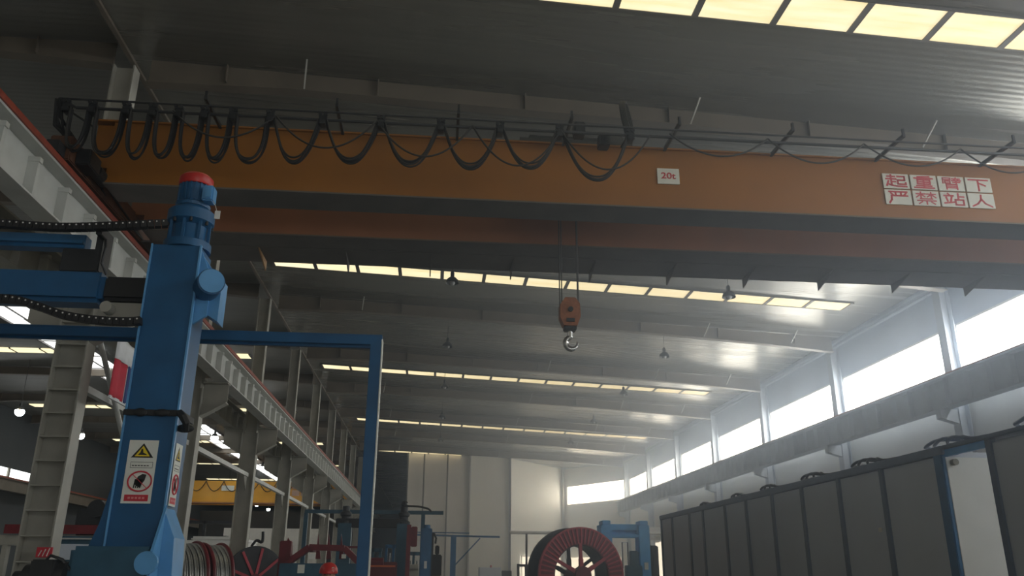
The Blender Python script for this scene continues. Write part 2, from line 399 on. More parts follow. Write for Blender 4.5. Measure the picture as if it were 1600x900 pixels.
# right wall columns
for i, y in enumerate(YB[3:]):
    y += 0
    if y > 75: break
    t = thing('wall_column', 'pale wall column between the high windows, %s along the right wall' % ORD[i], 'column', (XR - .3, y, 0), 'columns along the window wall')
    b = MB(); b.box(XR - .16, XR - .13, y - .2, y + .2, 0, 10.9); b.box(XR - .5, XR - .47, y - .2, y + .2, 0, 10.9); b.box(XR - .47, XR - .16, y - .02, y + .02, 0, 10.9)
    b.build('shaft', M_beamr, t)
    b = MB(); b.prism([(XR - .5, y - .14, 6.25), (XR - 1.1, y - .14, 6.42), (XR - 1.1, y - .14, 6.71), (XR - .5, y - .14, 6.71)], (0, .28, 0)); b.build('corbel', M_beamr, t)
# rafters
def rafter(y, label, left=False):
    t = thing('roof_rafter', label, 'rafter', (0, y, 11), 'roof rafters')
    if not left:
        pts = [(XC + .4, .62), (XC + 3.5, .46), (4, .42), (9.6, .44), (13.5, .52), (XR - .5, .66)]
        zt = rz; top = lambda x: rz(x) - .01
    else:
        pts = [(XW + .3, .62), (XW + 3, .45), (XC - 3, .42), (XC - .45, .6)]
        top = lambda x: 12.84
    b = MB(); lo = [(x, y, top(x) - h) for x, h in pts]; up = [(x, y, top(x)) for x, h in pts][::-1]
    b.prism([(p[0], y - .012, p[2]) for p in lo + up], (0, .024, 0)).build('web', M_rafter, t)
    b = MB()
    for p, q in zip(lo, lo[1:]):
        b.prism([(p[0], y - .15, p[2] - .025), (q[0], y - .15, q[2] - .025), (q[0], y - .15, q[2] + .0), (p[0], y - .15, p[2] + .0)], (0, .30, 0))
    b.build('bottom_flange', M_rafter, t)
    b = MB(); xs = [pts[0][0] + (pts[-1][0] - pts[0][0]) * (i + .5) / 7 for i in range(7)]
    for x in xs:
        MB().box(x - .012, x + .012, y - .12, y + .12, top(x) - .42, top(x)).build('stiffener', M_rafter, t)
    if not left:
        for x in (-3.2, 5.6, 11.2, 15.0): MB().bar((x, y - .1, top(x) - .42), (x + .1, y - .62, top(x)), .035).build('fly_brace', M_beam, t)
    return t
for i, y in enumerate(GRID[3:12]):
    rafter(y + (-.1 if i == 1 else 0), 'tan grey steel roof rafter over the main hall, %s' % (['behind the camera', 'right above the crane', 'just beyond the crane', 'second beyond the crane', 'third beyond the crane', 'fourth beyond the crane', 'fifth beyond the crane', 'last before the end wall', 'beyond the end wall'][i]))
for i, y in enumerate(GRID[4:14]):
    rafter(y, 'dark grey rafter over the left hall, %s from the camera' % ORD[i], True)

# ------------------------------------------------------------------ crane runways
def runway(xw, side, mt, label, ya, yb, vis=True):
    """xw: web x, side: +1 when the hall lies towards +x"""
    t = thing('runway_beam', label, 'crane runway beam', (xw, ya, 6.9))
    b = MB(); b.box(xw - .01, xw + .01, ya, yb, 6.92, 7.68); b.build('web', mt, t)
    b = MB(); b.box(xw - .19, xw + .19, ya, yb, 6.89, 6.92); b.build('bottom_flange', mt, t)
    b = MB(); b.box(xw - .24, xw + .24, ya, yb, 7.66, 7.70); b.build('top_flange', mt, t)
    b = MB(); y = ya + .47
    while y < yb:
        if 5 < y < 88 and side * xw < 0 and xw > -10 or 5 < y < 88 and side < 0:
            b = MB(); b.box(xw + .01, xw + .17, y - .04, y + .04, 6.92, 7.52); b.box(xw + .01, xw + .19, y - .05, y + .05, 7.48, 7.56); b.box(xw - .17, xw - .01, y - .01, y + .01, 6.92, 7.66)
            b.build('stiffener', mt, t)
        y += 1.07
    b = MB(); b.box(xw - .05, xw + .05, ya, yb, 7.70, 7.84); b.box(xw + side * .24 - .03, xw + side * .24 + .03, ya, yb, 7.70, 7.80); b.build('crane_rail', M_rail, t)
    return t
runway(-6.33, 1, M_beam, 'long pale grey crane runway beam with red rail, on the middle columns', -10, 100)
runway(-7.98, -1, M_steel, 'grey crane runway beam on the far side of the middle columns', -10, 120)
runway(-29.9, 1, M_rafter, 'grey crane runway beam along the far left wall', 0, 140)
t = thing('runway_beam', 'blue grey crane runway beam under the high windows on the right wall', 'crane runway beam', (16.45, 0, 6.8))
b = MB(); b.box(16.44, 16.46, -10, 75, 6.75, 7.66); b.build('web', M_beamr, t)
b = MB(); b.box(16.25, 16.65, -10, 75, 6.71, 6.75); b.build('bottom_flange', M_beamr, t)
b = MB(); b.box(16.2, 16.7, -10, 75, 7.64, 7.70); b.box(16.7, 17.2, -10, 75, 7.64, 7.67); b.build('top_flange', M_beamr, t)
b = MB(); y = -9.5
while y < 75:
    if y > 14: MB().box(16.27, 16.44, y - .01, y + .01, 6.75, 7.64).build('stiffener', M_beamr, t)
    y += 1.07
MB().box(16.4, 16.5, -10, 75, 7.70, 7.82).build('crane_rail', M_rail, t)

# ------------------------------------------------------------------ lettering
def text_mesh(body, size):
    c = bpy.data.curves.new('lettering', 'FONT'); c.body = body; c.size = size; c.align_x = 'CENTER'; c.align_y = 'CENTER'; c.extrude = .002; c.offset = size * .018
    o = bpy.data.objects.new('tmp', c); COL.objects.link(o); bpy.context.view_layer.update()
    dg = bpy.context.evaluated_depsgraph_get(); me = bpy.data.meshes.new_from_object(o.evaluated_get(dg)); bpy.data.objects.remove(o)
    # bbox-centre
    xs = [v.co.x for v in me.vertices]; ys = [v.co.y for v in me.vertices]
    cx, cy = (min(xs) + max(xs)) / 2, (min(ys) + max(ys)) / 2; W, H = max(xs) - min(xs), max(ys) - min(ys)
    me.transform(Matrix.Translation((-cx, -cy, 0)))
    return me, W, H
def letters(body, c, wd, ht, parent, m, rot=(PI / 2, 0, 0)):
    me, W, H = text_mesh(body, 1.0)
    me.transform(Matrix.Diagonal((wd / W, ht / H, 1, 1)))
    for v in me.vertices: v.co.z = .003 if v.co.z > 0 else 0
    from mathutils import Euler
    me.transform(Euler(rot).to_matrix().to_4x4()); me.transform(Matrix.Translation(Vector(c) - WLOC[parent.name]))
    me.materials.clear(); me.materials.append(m)
    o = bpy.data.objects.new('lettering', me); COL.objects.link(o); o.parent = parent; WLOC[o.name] = WLOC[parent.name]
    return o

# ------------------------------------------------------------------ the big orange overhead crane
YA = 13.63
CR = thing('overhead_crane', 'large orange twin girder overhead crane spanning the hall under the roof', 'crane', (5, 15, 7.84))
def girder(y0, y1, m, nm='girder'):
    b = MB(); b.box(-5.95, 16.1, y0, y1, 8.02, 9.24)
    b.box(-6.25, 16.5, y0 + .05, y1 - .05, 8.35, 9.2)
    g = b.build(nm, m, CR)
    b = MB(); b.box(-5.95, 16.1, y0 - .05, y1 + .05, 8.0, 8.03); b.build('bottom_flange', M_under, g)
    b = MB(); b.box(-6.3, 16.4, y0 - .05, y1 + .05, 9.24, 9.27); b.build('top_flange', m, g)
    b = MB()
    return g
g1 = girder(YA + .03, YA + .68, M_orange)
g2 = girder(15.7, 16.25, M_orange2)
MB().box(-5.9, 16.1, YA + .75, YA + .78, 8.05, 8.12).build('conduit', M_under, CR)
# walkway behind the far girder and its hanging brackets
b = MB(); b.box(-6.2, 16.2, 16.30, 17.22, 7.99, 8.03); b.build('walkway', M_under, CR)
for x in [-5.6 + 1.78 * i for i in range(12)]:
    b = MB(); b.prism([(x, 16.35, 7.99), (x, 17.2, 7.99), (x, 17.2, 7.78)], (.025, 0, 0)); b.build('bracket', M_tan if x < -3 else M_under, CR)
b = MB()
for x in [-6 + 2.2 * i for i in range(11)]: b.tube([(x, 17.18, 8.03), (x, 17.18, 9.05)], .02, 6)
for z in (8.55, 9.05): b.tube([(-6, 17.18, z), (16, 17.18, z)], .02, 6)
b.build('handrail', M_tan, CR)
# end carriages
for x in (-6.33, 16.45):
    b = MB(); b.box(x - .18, x + .18, 12.7, 18.1, 7.98, 8.42, .02); ec = b.build('end_carriage', M_grimy, CR)
    for y in (13.1, 17.7):
        b = MB(); b.cyl((x - .06, y, 8.04), (x + .06, y, 8.04), .20, n=20); b.build('wheel', M_dark, ec)
    b = MB(); b.box(x + .18, x + .42, 12.9, 13.35, 8.0, 8.3, .02); b.cyl((x + .3, 13.4, 8.15), (x + .3, 13.85, 8.15), .12); b.box(x - .1, x + .1, 12.45, 12.7, 8.0, 8.2); b.build('drive_motor', M_dark, ec)
# trolley on top of girders
b = MB(); b.box(1.4, 3.6, 13.9, 16.0, 9.32, 9.5); b.cyl((1.7, 15.0, 9.85), (3.2, 15.0, 9.85), .3, n=20); b.box(3.2, 3.6, 14.6, 15.3, 9.5, 10.05, .03)
b.build('trolley', M_dark, CR)
b = MB(); b.box(2.3, 2.5, 12.95, 13.2, 9.1, 9.35, .02); b.box(2.75, 2.95, 12.95, 13.2, 8.9, 9.15, .02); b.bar((2.85, 12.9, 9.0), (3.05, 13.6, 9.3), .05); b.build('trolley_tow_box', M_dark, CR)
# bracket arms carrying the cable track
for i, x in enumerate([-4.1, -1.9, .2, 2.2, 4.15, 6.25, 8.35, 10.5, 12.6, 14.7]):
    b = MB(); b.bar((x, 13.66, 9.25), (x, 12.62, 9.22), .05, .06)
    b.bar((x, 12.64, 9.2), (x, 12.64, 9.36), .04); b.build('track_arm', M_dark, CR)
b = MB(); b.tube([(-6.5, 12.7, 9.11), (16, 12.7, 9.14)], .02, 6); b.tube([(-6.2, 12.7, 8.95), (16, 12.7, 9.0)], .028, 6)
b.tube([(-6.5, 12.7, 9.11), (-6.5, 13.1, 9.11), (-6.3, 13.6, 9.11)], .02, 6); b.tube([(-6.5, 12.7, 9.11), (-6.2, 12.7, 8.95)], .02, 6); b.build('festoon_track', M_dark, CR)
# festoon loops
bott = [(-6.12, 8.15), (-5.59, 8.08), (-5.15, 8.07), (-4.74, 8.08), (-4.31, 8.08), (-3.87, 8.08), (-3.34, 8.08), (-2.59, 8.12), (-1.63, 8.18), (-.64, 8.18), (.41, 8.17), (1.43, 8.22), (2.66, 8.05)]
hang = [-6.34, -5.92, -5.37, -4.94, -4.52, -4.09, -3.62, -3.0, -2.12, -1.13, -.1, .93, 1.98, 3.25]
def loop(x0, x1, zt, zb, y, p, n=22, dy=0):
    xm = (x0 + x1) / 2; pts = []
    for i in range(n + 1):
        a = -1 + 2 * i / n; xx = math.copysign(abs(a) ** (1 / 1.0), a)
        if p > 2.5:                # U shaped
            th = PI * i / n; xx = -math.cos(th); s = math.sin(th); zz = zt - (zt - zb) * (s ** .55)
        else: zz = zt - (zt - zb) * (1 - abs(xx) ** p)
        pts.append((xm + xx * (x1 - x0) / 2, y + dy * math.sin(PI * i / n), zz))
    return pts
fc = MB()
for i, (xb, zb) in enumerate(bott):
    x0, x1 = hang[i], hang[i + 1]; wd = x1 - x0; p = 3 if wd < .75 else 2.2
    for j in range(5):
        o_ = (j - 2) * .022
        fc.tube(loop(x0 + .05 + abs(o_) * .5, x1 - .05 + o_ * .5, 8.93, zb + (j % 3) * .035 + random.uniform(-.02, .02), 12.7 + o_, p, dy=random.uniform(-.05, .05)), .017, 6)
fc.build('festoon_cable', M_black, CR, True)
for x in hang:
    b = MB(); b.box(x - .07, x + .07, 12.64, 12.76, 8.94, 9.02, .01); b.box(x - .05, x + .05, 12.6, 12.8, 8.84, 8.93, .01)
    b.cyl((x - .04, 12.62, 9.03), (x - .04, 12.66, 9.03), .035, n=10); b.cyl((x + .04, 12.62, 9.03), (x + .04, 12.66, 9.03), .035, n=10)
    b.build('cable_trolley', M_dark, CR)
b = MB()
for a, c, zz in ((-2.9, -1.2, 8.4), (-1.2, .45, 8.33), (.45, 2.0, 8.24), (2.0, 3.6, 8.25), (-4.6, -2.9, 8.5), (3.95, 5.75, 8.62), (5.75, 7.55, 8.58), (7.55, 9.4, 8.62), (9.4, 11.2, 8.58), (11.2, 13.1, 8.6)):
    b.tube(loop(a, c, 9.0 if a > 3 else 8.95, zz - .02, 12.62, 2.0), .016, 6)
b.build('tow_wire', M_black, CR, True)
# loose cable bundle over the left carriage
b = MB()
for j in range(7):
    r_ = random.uniform
    b.tube([(-6.5 + r_(-.05, .1), 12.7, 9.1), (-6.45 + r_(-.1, .1), 12.75, 8.7 + r_(-.1, .1)), (-6.3 + r_(-.1, .1), 12.85, 8.45), (-6.15 + r_(-.1, .1), 13.3, 8.2 + r_(-.1, .1)), (-6.2 + r_(-.1, .1), 14.6, 8.12 + r_(-.1, .1)), (-6.15, 16.2 + r_(-.3, .3), 8.05), (-6.1, 17.6, 8.0)], .022, 6)
b.build('cable_bundle', M_black, CR, True)
b = MB()
for j in range(5): b.tube(smooth([(3.2 + .03 * j, 12.7, 8.9), (3.14 + .02 * j, 12.75, 9.3), (3.12 + .02 * j, 12.8, 9.65), (3.20 + .02 * j, 12.95, 9.75), (3.28 + .02 * j, 12.95, 9.2), (3.2, 13.2, 9.0)], 5), .02, 6)
b.build('trolley_cable', M_black, CR, True)
# signs on the girder
YS = YA - .002
b = MB(); b.box(3.98, 4.40, YS, YS + .02, 8.52, 8.84); sg = b.build('capacity_sign', M_sign, CR)
letters('20t', (4.19, YS, 8.69), .28, .13, sg, M_signred)
chars = ['起重臂下', '严禁站人']
STROKES = {   # each character as pen strokes on a 10 x 10 grid
 '_': [], '起': [((.8,8.6),(4.6,8.6)),((2.7,9.9),(2.7,6.6)),((.2,6.6),(5.1,6.6)),((2.7,6.6),(2.7,1.6)),((2.7,4.4),(4.8,4.4)),((1.3,4.9),(.3,1.0)),((.8,2.8),(2.6,1.4),(5,.9),(9.9,.7)),((5.8,8.8),(9.2,8.8),(9.2,5.8),(5.8,5.8),(5.8,2.6),(9.6,2.6),(9.6,3.8))],
 '重': [((2.2,9.3),(8,9.7)),((.5,8.2),(9.5,8.2)),((2,6.9),(8,6.9),(8,3.6),(2,3.6),(2,6.9)),((2,5.25),(8,5.25)),((5,9.4),(5,.6)),((1.3,2.1),(8.7,2.1)),((.2,.5),(9.8,.5))],
 '臂': [((1,5.2),(1,9.5),(4.7,9.5),(4.7,8.1),(1,8.1)),((2,7),(4.5,7),(4.5,5.4),(2,5.4),(2,7)),((5.6,9),(9.5,9)),((7.5,9.9),(7.5,9)),((6.5,8.7),(6.9,7.8)),((8.6,8.7),(8.2,7.8)),((5.4,7.6),(9.8,7.6)),((5.8,6.2),(9.3,6.2)),((7.5,7.6),(7.5,4.9)),((2.5,.2),(2.5,4.3),(7.7,4.3),(7.7,.2)),((2.5,2.9),(7.7,2.9)),((2.5,1.6),(7.7,1.6))],
 '下': [((.2,9),(9.8,9)),((4.8,9),(4.8,.2)),((5,6.6),(8.2,4.4))],
 '严': [((.7,9.2),(9.4,9.2)),((3.8,9.2),(3.8,6)),((6.4,9.2),(6.4,6)),((1.5,8.1),(2.5,6.6)),((8.8,8.1),(7.8,6.6)),((1.6,6),(9.5,6)),((1.7,6),(1.6,2.8),(.4,.2))],
 '禁': [((.3,8.4),(4.7,8.4)),((2.5,9.9),(2.5,5.1)),((2.4,8),(.3,5.7)),((2.6,8),(4.4,6.2)),((5.3,8.4),(9.7,8.4)),((7.5,9.9),(7.5,5.1)),((7.4,8),(5.6,6.2)),((7.6,8),(9.7,5.7)),((2,4.5),(8,4.5)),((.5,3),(9.5,3)),((5,3),(5,.1)),((2.8,2.1),(1.1,.4)),((7.2,2.1),(8.9,.4))],
 '站': [((2.2,9.9),(2.9,8.8)),((.3,8),(4.8,8)),((1.2,6.8),(1.8,3.6)),((3.9,6.8),(3.2,3)),((.1,1.9),(5.1,2.9)),((7.2,9.9),(7.2,4.9)),((7.2,7.4),(9.9,7.4)),((5.6,4.8),(9.5,4.8),(9.5,.8),(5.6,.8),(5.6,4.8))],
 '人': [((5,9.6),(4.7,5.6),(3,2.6),(.3,.4)),((4.9,6.4),(6.6,2.9),(9.8,.4))]}
def strokes(st, x, z, wd, ht, y, parent):
    b = MB(); t_ = (.105 if len(st) < 9 else .082) * min(wd, ht)
    for i, pl in enumerate(st):
        P_ = [(x + a * wd / 10, y - .0002 * i, z + c * ht / 10) for a, c in pl]
        for p, q_ in zip(P_, P_[1:]):
            d = (Vector(q_) - Vector(p)).normalized() * t_ * .45; th = t_ * (1.15 if abs(d.x) > abs(d.z) else 1.35)
            b.bar(Vector(p) - d, Vector(q_) + d, .003, th, up=(d.z, 0, -d.x) if abs(d.x) + abs(d.z) > 0 else (0, 0, 1))
    return b.build('lettering', M_signred, parent)
x0, x1, z0, z1 = 8.41, 10.66, 8.30, 8.98
cw = (x1 - x0) / 4; ch = (z1 - z0) / 2
for r_ in range(2):
    for c_ in range(4):
        xa = x0 + c_ * cw; za = z1 - (r_ + 1) * ch
        b = MB(); b.box(xa + .02, xa + cw - .02, YS, YS + .02, za + .015, za + ch - .015); sg = b.build('warning_sign', M_sign, CR)
        strokes(STROKES[chars[r_][c_]], xa + cw * .13, za + ch * .12, cw * .74, ch * .77, YS - .001, sg)

# hook block
HB = thing('hook_block', 'rusty orange crane hook block hanging on wire ropes', 'crane hook', (2.52, 15.2, 5.6))
b = MB()
prof = [(-.15, 6.62), (-.1, 6.7), (.1, 6.7), (.19, 6.58), (.2, 6.32), (.13, 6.13), (-.13, 6.13), (-.2, 6.3), (-.2, 6.55)]
b.prism([(2.52 + x, 15.08, z) for x, z in prof], (0, .24, 0)); b.build('sheave_housing', mat('hook_orange', (.34, .12, .05), .6, 0, .3, 9), HB)
b = MB(); b.cyl((2.52, 15.03, 6.45), (2.52, 15.37, 6.45), .05); b.box(2.44, 2.6, 15.05, 15.35, 6.2, 6.27); b.build('pin', M_dark, HB)
b = MB(); b.box(2.40, 2.64, 15.1, 15.3, 6.04, 6.14, .02); b.build('crosshead', M_dark, HB)
b = MB(); hp = [(2.52, 15.2, 6.08), (2.52, 15.2, 5.93)]
for i in range(0, 13):
    a = math.radians(115 + i * 22); hp.append((2.545 + .115 * math.cos(a), 15.2, 5.80 + .115 * math.sin(a)))
for i, (p, q) in enumerate(zip(hp, hp[1:])): b.cyl(p, q, .055 if i < 10 else .055 - .009 * (i - 9), .055 if i < 9 else .055 - .009 * (i - 8), n=12); b.ball(q, .055 if i < 9 else .055 - .009 * (i - 8), n=10)
b.build('hook', M_chrome, HB, True)
for x, y in ((2.33, 15.2), (2.36, 15.12), (2.70, 15.2), (2.67, 15.12)):
    MB().tube([(x, y, 6.5), (x, y, 9.35)], .012, 6).build('wire_rope', M_steelrope, HB)

# ------------------------------------------------------------------ pendant lamps
def lamp(x, y, zt, lit, label, L=.75, grp='pendant lamps'):
    z = zt - L
    t = thing('pendant_lamp', label, 'lamp', (x, y, z - .3), grp)
    MB().tube([(x, y, z), (x, y, zt)], .012, 6).build('cord', M_black, t)
    b = MB(); b.lathe([(.05, .02), (.07, -.02), (.07, -.16), (.04, -.18)], (x, y, z), n=12); b.build('lamp_holder', M_dark, t, True)
    b = MB(); b.lathe([(.05, -.16), (.12, -.20), (.20, -.28), (.24, -.40), (.225, -.40), (.18, -.28), (.1, -.21), (.04, -.18)], (x, y, z), n=20); b.build('lamp_shade', M_dark if not lit else M_chrome, t, True)
    b = MB(); b.ball((x, y, z - (.38 if not lit else .46)), .10 if not lit else .25, n=12); b.build('bulb', M_lamp if lit else M_lampoff, t, True)
    return t
first = None
RY = [26.0, 34.3, 42.4, 50.9, 60.0]; MY = [26.8, 35.3, 43.75, 53.0, 62.8]
for i in range(5):
    a = 'unlit dome pendant lamp in the right-hand roof row, %s beyond the crane' % ORD[i]
    b_ = 'unlit dome pendant lamp in the middle roof row, %s beyond the crane' % ORD[i]
    if first is None: first = lamp(9.85, RY[0], rz(9.85), False, a, .66)
    else: clone(first, (9.85, RY[i], first.location.z), a)
    clone(first, (.38, MY[i], first.location.z + .435), b_)
firstl = lamp(-22.9, 47.5, 12.85, True, 'lit white pendant lamp in the outer row of the left hall, nearest', 2.5, 'lit lamps in the left hall')
q = 0
for i, y in enumerate([47.5, 55.9, 64, 72.2, 80.4, 97, 105, 113.2, 121.4]):
    if i: clone(firstl, (-22.9, y, firstl.location.z), 'lit white pendant lamp in the outer row of the left hall, %s' % ORD[i])
    if i and i < 9: clone(firstl, (-14.45, y, firstl.location.z), 'lit white pendant lamp in the inner row of the left hall, %s' % ORD[i - 1])

# ------------------------------------------------------------------ yellow crane in the left hall
YC = thing('overhead_crane', 'bright yellow overhead crane far off in the left hall', 'crane', (-18, 85, 7.84))
b = MB(); b.box(-29.6, -8.3, 85, 86, 8.0, 10.05); g = b.build('girder', M_yellow, YC)
MB().box(-29.6, -8.3, 84.95, 86.05, 7.9, 8.02).build('bottom_flange', M_orange2, g)
MB().box(-29.6, -8.3, 88, 88.8, 8.0, 10.05).build('girder', M_yellow, YC)
b = MB()
for i in range(12): b.tube(loop(-29 + 1.7 * i, -27.3 + 1.7 * i, 10.0, 9.05, 84.8, 2.), .04, 6)
b.build('festoon_cable', M_black, YC)
for s, x in ((0, -29.8), (1, -8.1)): MB().box(x - .3, x + .3, 84, 90, 7.85, 8.4).build('end_carriage', M_orange2, YC)
b = MB(); b.box(-20.7, -19.5, 84.93, 84.99, 9.1, 9.6); b.build('sign', M_sign, YC)
b = MB()
for r_ in range(2):
    for c_ in range(4): b.box(-13.9 + c_ * .85, -13.2 + c_ * .85, 84.92, 84.99, 8.7 + r_ * .65, 9.25 + r_ * .65)
b.build('sign', mat('faded_sign', (.65, .42, .32), .6), YC)

# ------------------------------------------------------------------ near blue take-up stand
T = thing('lifting_stand', 'tall blue lifting column machine with geared motor and red cap', 'machine', (-2.33, 7.2, 0))
b = MB(); b.box(-2.54, -2.13, 7.0, 7.36, .3, 4.33, .008); colm = b.build('column', M_blue, T)
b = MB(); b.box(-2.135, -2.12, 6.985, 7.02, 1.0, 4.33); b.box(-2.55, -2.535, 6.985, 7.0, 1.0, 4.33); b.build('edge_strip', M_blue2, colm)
# cable ties round the column
b = MB(); b.box(-2.56, -2.11, 6.98, 7.0, 2.81, 2.86, .005); b.ball((-2.42, 6.98, 2.835), .035, (1.6, .6, 1), 10); b.ball((-2.25, 6.98, 2.835), .035, (1.8, .6, .9), 10); b.box(-2.12, -2.10, 6.98, 7.38, 2.81, 2.86); b.ball((-2.07, 7.05, 2.72), .05, (1.5, .8, .7), 12); b.tube([(-2.11, 6.99, 2.84), (-2.07, 6.95, 2.80), (-2.04, 6.96, 2.75), (-2.05, 7.0, 2.70)], .03, 8); b.build('cable_strap', M_black, colm, True)
# flare and gussets towards the foot
b = MB(); b.prism([(-2.54, 7.02, 2.42), (-2.54, 7.02, 1.2), (-2.86, 7.02, 1.2), (-2.62, 7.02, 1.95)], (0, .32, 0)); b.build('gusset', M_blue, colm)
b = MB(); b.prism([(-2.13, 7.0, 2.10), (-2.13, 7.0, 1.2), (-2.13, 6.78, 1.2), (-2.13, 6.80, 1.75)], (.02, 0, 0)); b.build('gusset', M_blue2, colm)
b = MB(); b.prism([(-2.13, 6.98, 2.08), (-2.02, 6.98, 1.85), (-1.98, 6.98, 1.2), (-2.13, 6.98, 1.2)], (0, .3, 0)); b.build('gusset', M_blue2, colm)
# gearbox and motor on top
cx, cy = -2.30, 7.17
b = MB(); b.lathe([(.20, 4.33), (.205, 4.33), (.205, 4.40), (.165, 4.41), (.15, 4.44), (.15, 4.56), (.165, 4.57), (.205, 4.60), (.205, 4.70), (.175, 4.73), (.14, 4.75)], (cx, cy, 0), n=32)
for i in range(8):
    a = i * PI / 4; b.box(cx + .175 * math.cos(a) - .012, cx + .175 * math.cos(a) + .012, cy + .175 * math.sin(a) - .012, cy + .175 * math.sin(a) + .012, 4.40, 4.60)
gb = b.build('gearbox', M_blue, T, True)
b = MB()
for i in range(8):
    a = i * PI / 4 + .3; MB().cyl((cx + .19 * math.cos(a), cy + .19 * math.sin(a), 4.56), (cx + .19 * math.cos(a), cy + .19 * math.sin(a), 4.62), .014, n=6).build('bolt', M_dark, gb)
b = MB(); b.lathe([(.15, 4.75), (.155, 4.78), (.13, 4.80), (.13, 4.98), (.12, 4.99)], (cx, cy, 0), n=32)
for i in range(20):
    a = i * 2 * PI / 20; c_, s_ = math.cos(a), math.sin(a)
    b.bar((cx + .13 * c_, cy + .13 * s_, 4.80), (cx + .13 * c_, cy + .13 * s_, 4.98), .012, .03, up=(c_, s_, 0))
mt = b.build('motor', M_blue, T, False)
b = MB(); b.box(cx + .11, cx + .21, cy - .16, cy - .03, 4.78, 4.93, .012); b.box(cx + .14, cx + .20, cy - .175, cy - .155, 4.80, 4.91, .006); b.build('terminal_box', M_blue2, mt)
b = MB(); b.lathe([(.145, 4.97), (.152, 4.98), (.150, 5.05), (.12, 5.08), (.0, 5.09)], (cx, cy, 0), n=32); b.build('fan_cover', M_red, mt, True)
b = MB(); b.tube([(cx + .2, cy - .12, 4.80), (cx + .235, cy - .13, 4.74), (cx + .26, cy - .15, 4.68)], .003, 5); b.box(cx + .245, cx + .295, cy - .155, cy - .150, 4.60, 4.68, .002); b.build('tag', M_white, mt)
# round side cover on a slanted plate
b = MB(); b.prism([(-2.13, 7.08, 4.28), (-2.02, 7.08, 4.12), (-1.93, 7.08, 4.05), (-1.93, 7.08, 3.66), (-2.13, 7.08, 3.78)], (0, .2, 0)); b.prism([(-2.13, 7.05, 4.3), (-2.02, 7.05, 4.05), (-2.02, 7.05, 3.7), (-2.13, 7.05, 3.62)], (0, .03, 0)); sp = b.build('side_plate', M_blue2, T)
b = MB(); b.cyl((-2.06, 7.07, 3.95), (-1.96, 6.86, 3.95), .115, n=28); b.build('round_cover', M_blue, sp, True)
b = MB(); b.cyl((-1.958, 6.856, 3.95), (-1.952, 6.842, 3.95), .105, n=28); b.build('cover_cap', M_blue2, sp)
# boom: blue outer tube and dark inner tube
b = MB(); b.box(-5.7, -2.93, 7.06, 7.32, 3.80, 4.08, .04); bm_ = b.build('boom', M_blue, T)
b = MB(); b.box(-2.95, -2.50, 7.09, 7.29, 3.83, 4.05, .03); b.build('inner_tube', M_black, bm_)
b = MB(); b.box(-5.7, -3.18, 7.15, 7.28, 4.32, 4.45, .006); b.box(-5.7, -3.18, 7.10, 7.15, 4.35, 4.37); b.build('upper_rail', M_bluem, T)
b = MB(); b.box(-3.34, -3.04, 7.1, 7.3, 4.08, 4.30, .01); b.box(-3.06, -3.0, 7.08, 7.3, 4.08, 4.5, .01); b.box(-3.02, -2.97, 6.95, 7.1, 4.38, 4.50, .005); b.tube([(-3.0, 7.1, 4.44), (-2.96, 7.06, 4.3), (-2.97, 7.06, 4.15), (-2.93, 7.1, 4.06)], .012, 6); b.build('chain_bracket', M_dark, T)
b = MB(); b.box(-2.90, -2.56, 7.12, 7.3, 3.66, 3.82, .02); b.cyl((-2.85, 7.1, 3.74), (-2.85, 7.0, 3.74), .05); b.prism([(-2.95, 7.1, 3.66), (-2.6, 7.1, 3.70), (-2.55, 7.1, 3.66), (-2.95, 7.1, 3.62)], (0, .1, 0)); b.build('clamp_block', M_steel, T)
def chain(pts, name):
    """energy chain: links along a path, small bright rivets on the camera side"""
    P_ = [Vector(p) for p in pts]; seg = [0]
    for a, c in zip(P_, P_[1:]): seg.append(seg[-1] + (c - a).length)
    def ev(s):
        for i in range(len(P_) - 1):
            if s <= seg[i + 1] or i == len(P_) - 2: return P_[i].lerp(P_[i + 1], (s - seg[i]) / (seg[i + 1] - seg[i]))
    b = MB(); rv = MB(); s = 0
    while s + .055 < seg[-1]:
        a, c = ev(s), ev(s + .05); b.bar(a, c, .07, .062); s += .055
        mm = ev(s - .03); rv.cyl((mm.x, mm.y - .037, mm.z + .012), (mm.x, mm.y - .030, mm.z + .012), .0075, n=8)
    o = b.build(name, M_black, T); rv_ = rv.build('rivet', M_white, o); rv_['kind'] = 'stuff'
chain(smooth([(-5.6, 6.9, 4.44), (-4.4, 6.9, 4.42), (-3.79, 6.9, 4.42), (-3.28, 6.9, 4.41), (-2.75, 6.9, 4.45), (-2.56, 6.92, 4.48), (-2.38, 6.97, 4.52)]), 'cable_chain')
chain(smooth([(-5.0, 6.9, 3.86), (-3.9, 6.9, 3.76), (-3.55, 6.9, 3.74), (-3.35, 6.9, 3.69), (-3.13, 6.9, 3.62), (-2.87, 6.9, 3.585), (-2.61, 6.9, 3.58), (-2.45, 6.9, 3.60)]), 'cable_chain')
# left (out of frame) column carrying the other end of the boom
b = MB(); b.box(-6.1, -5.7, 7.0, 7.36, .3, 4.33, .008); b.build('column', M_blue, T)
b = MB(); b.box(-6.4, -1.8, 6.7, 7.7, 0, .3, .02); b.build('base', M_blue, T)
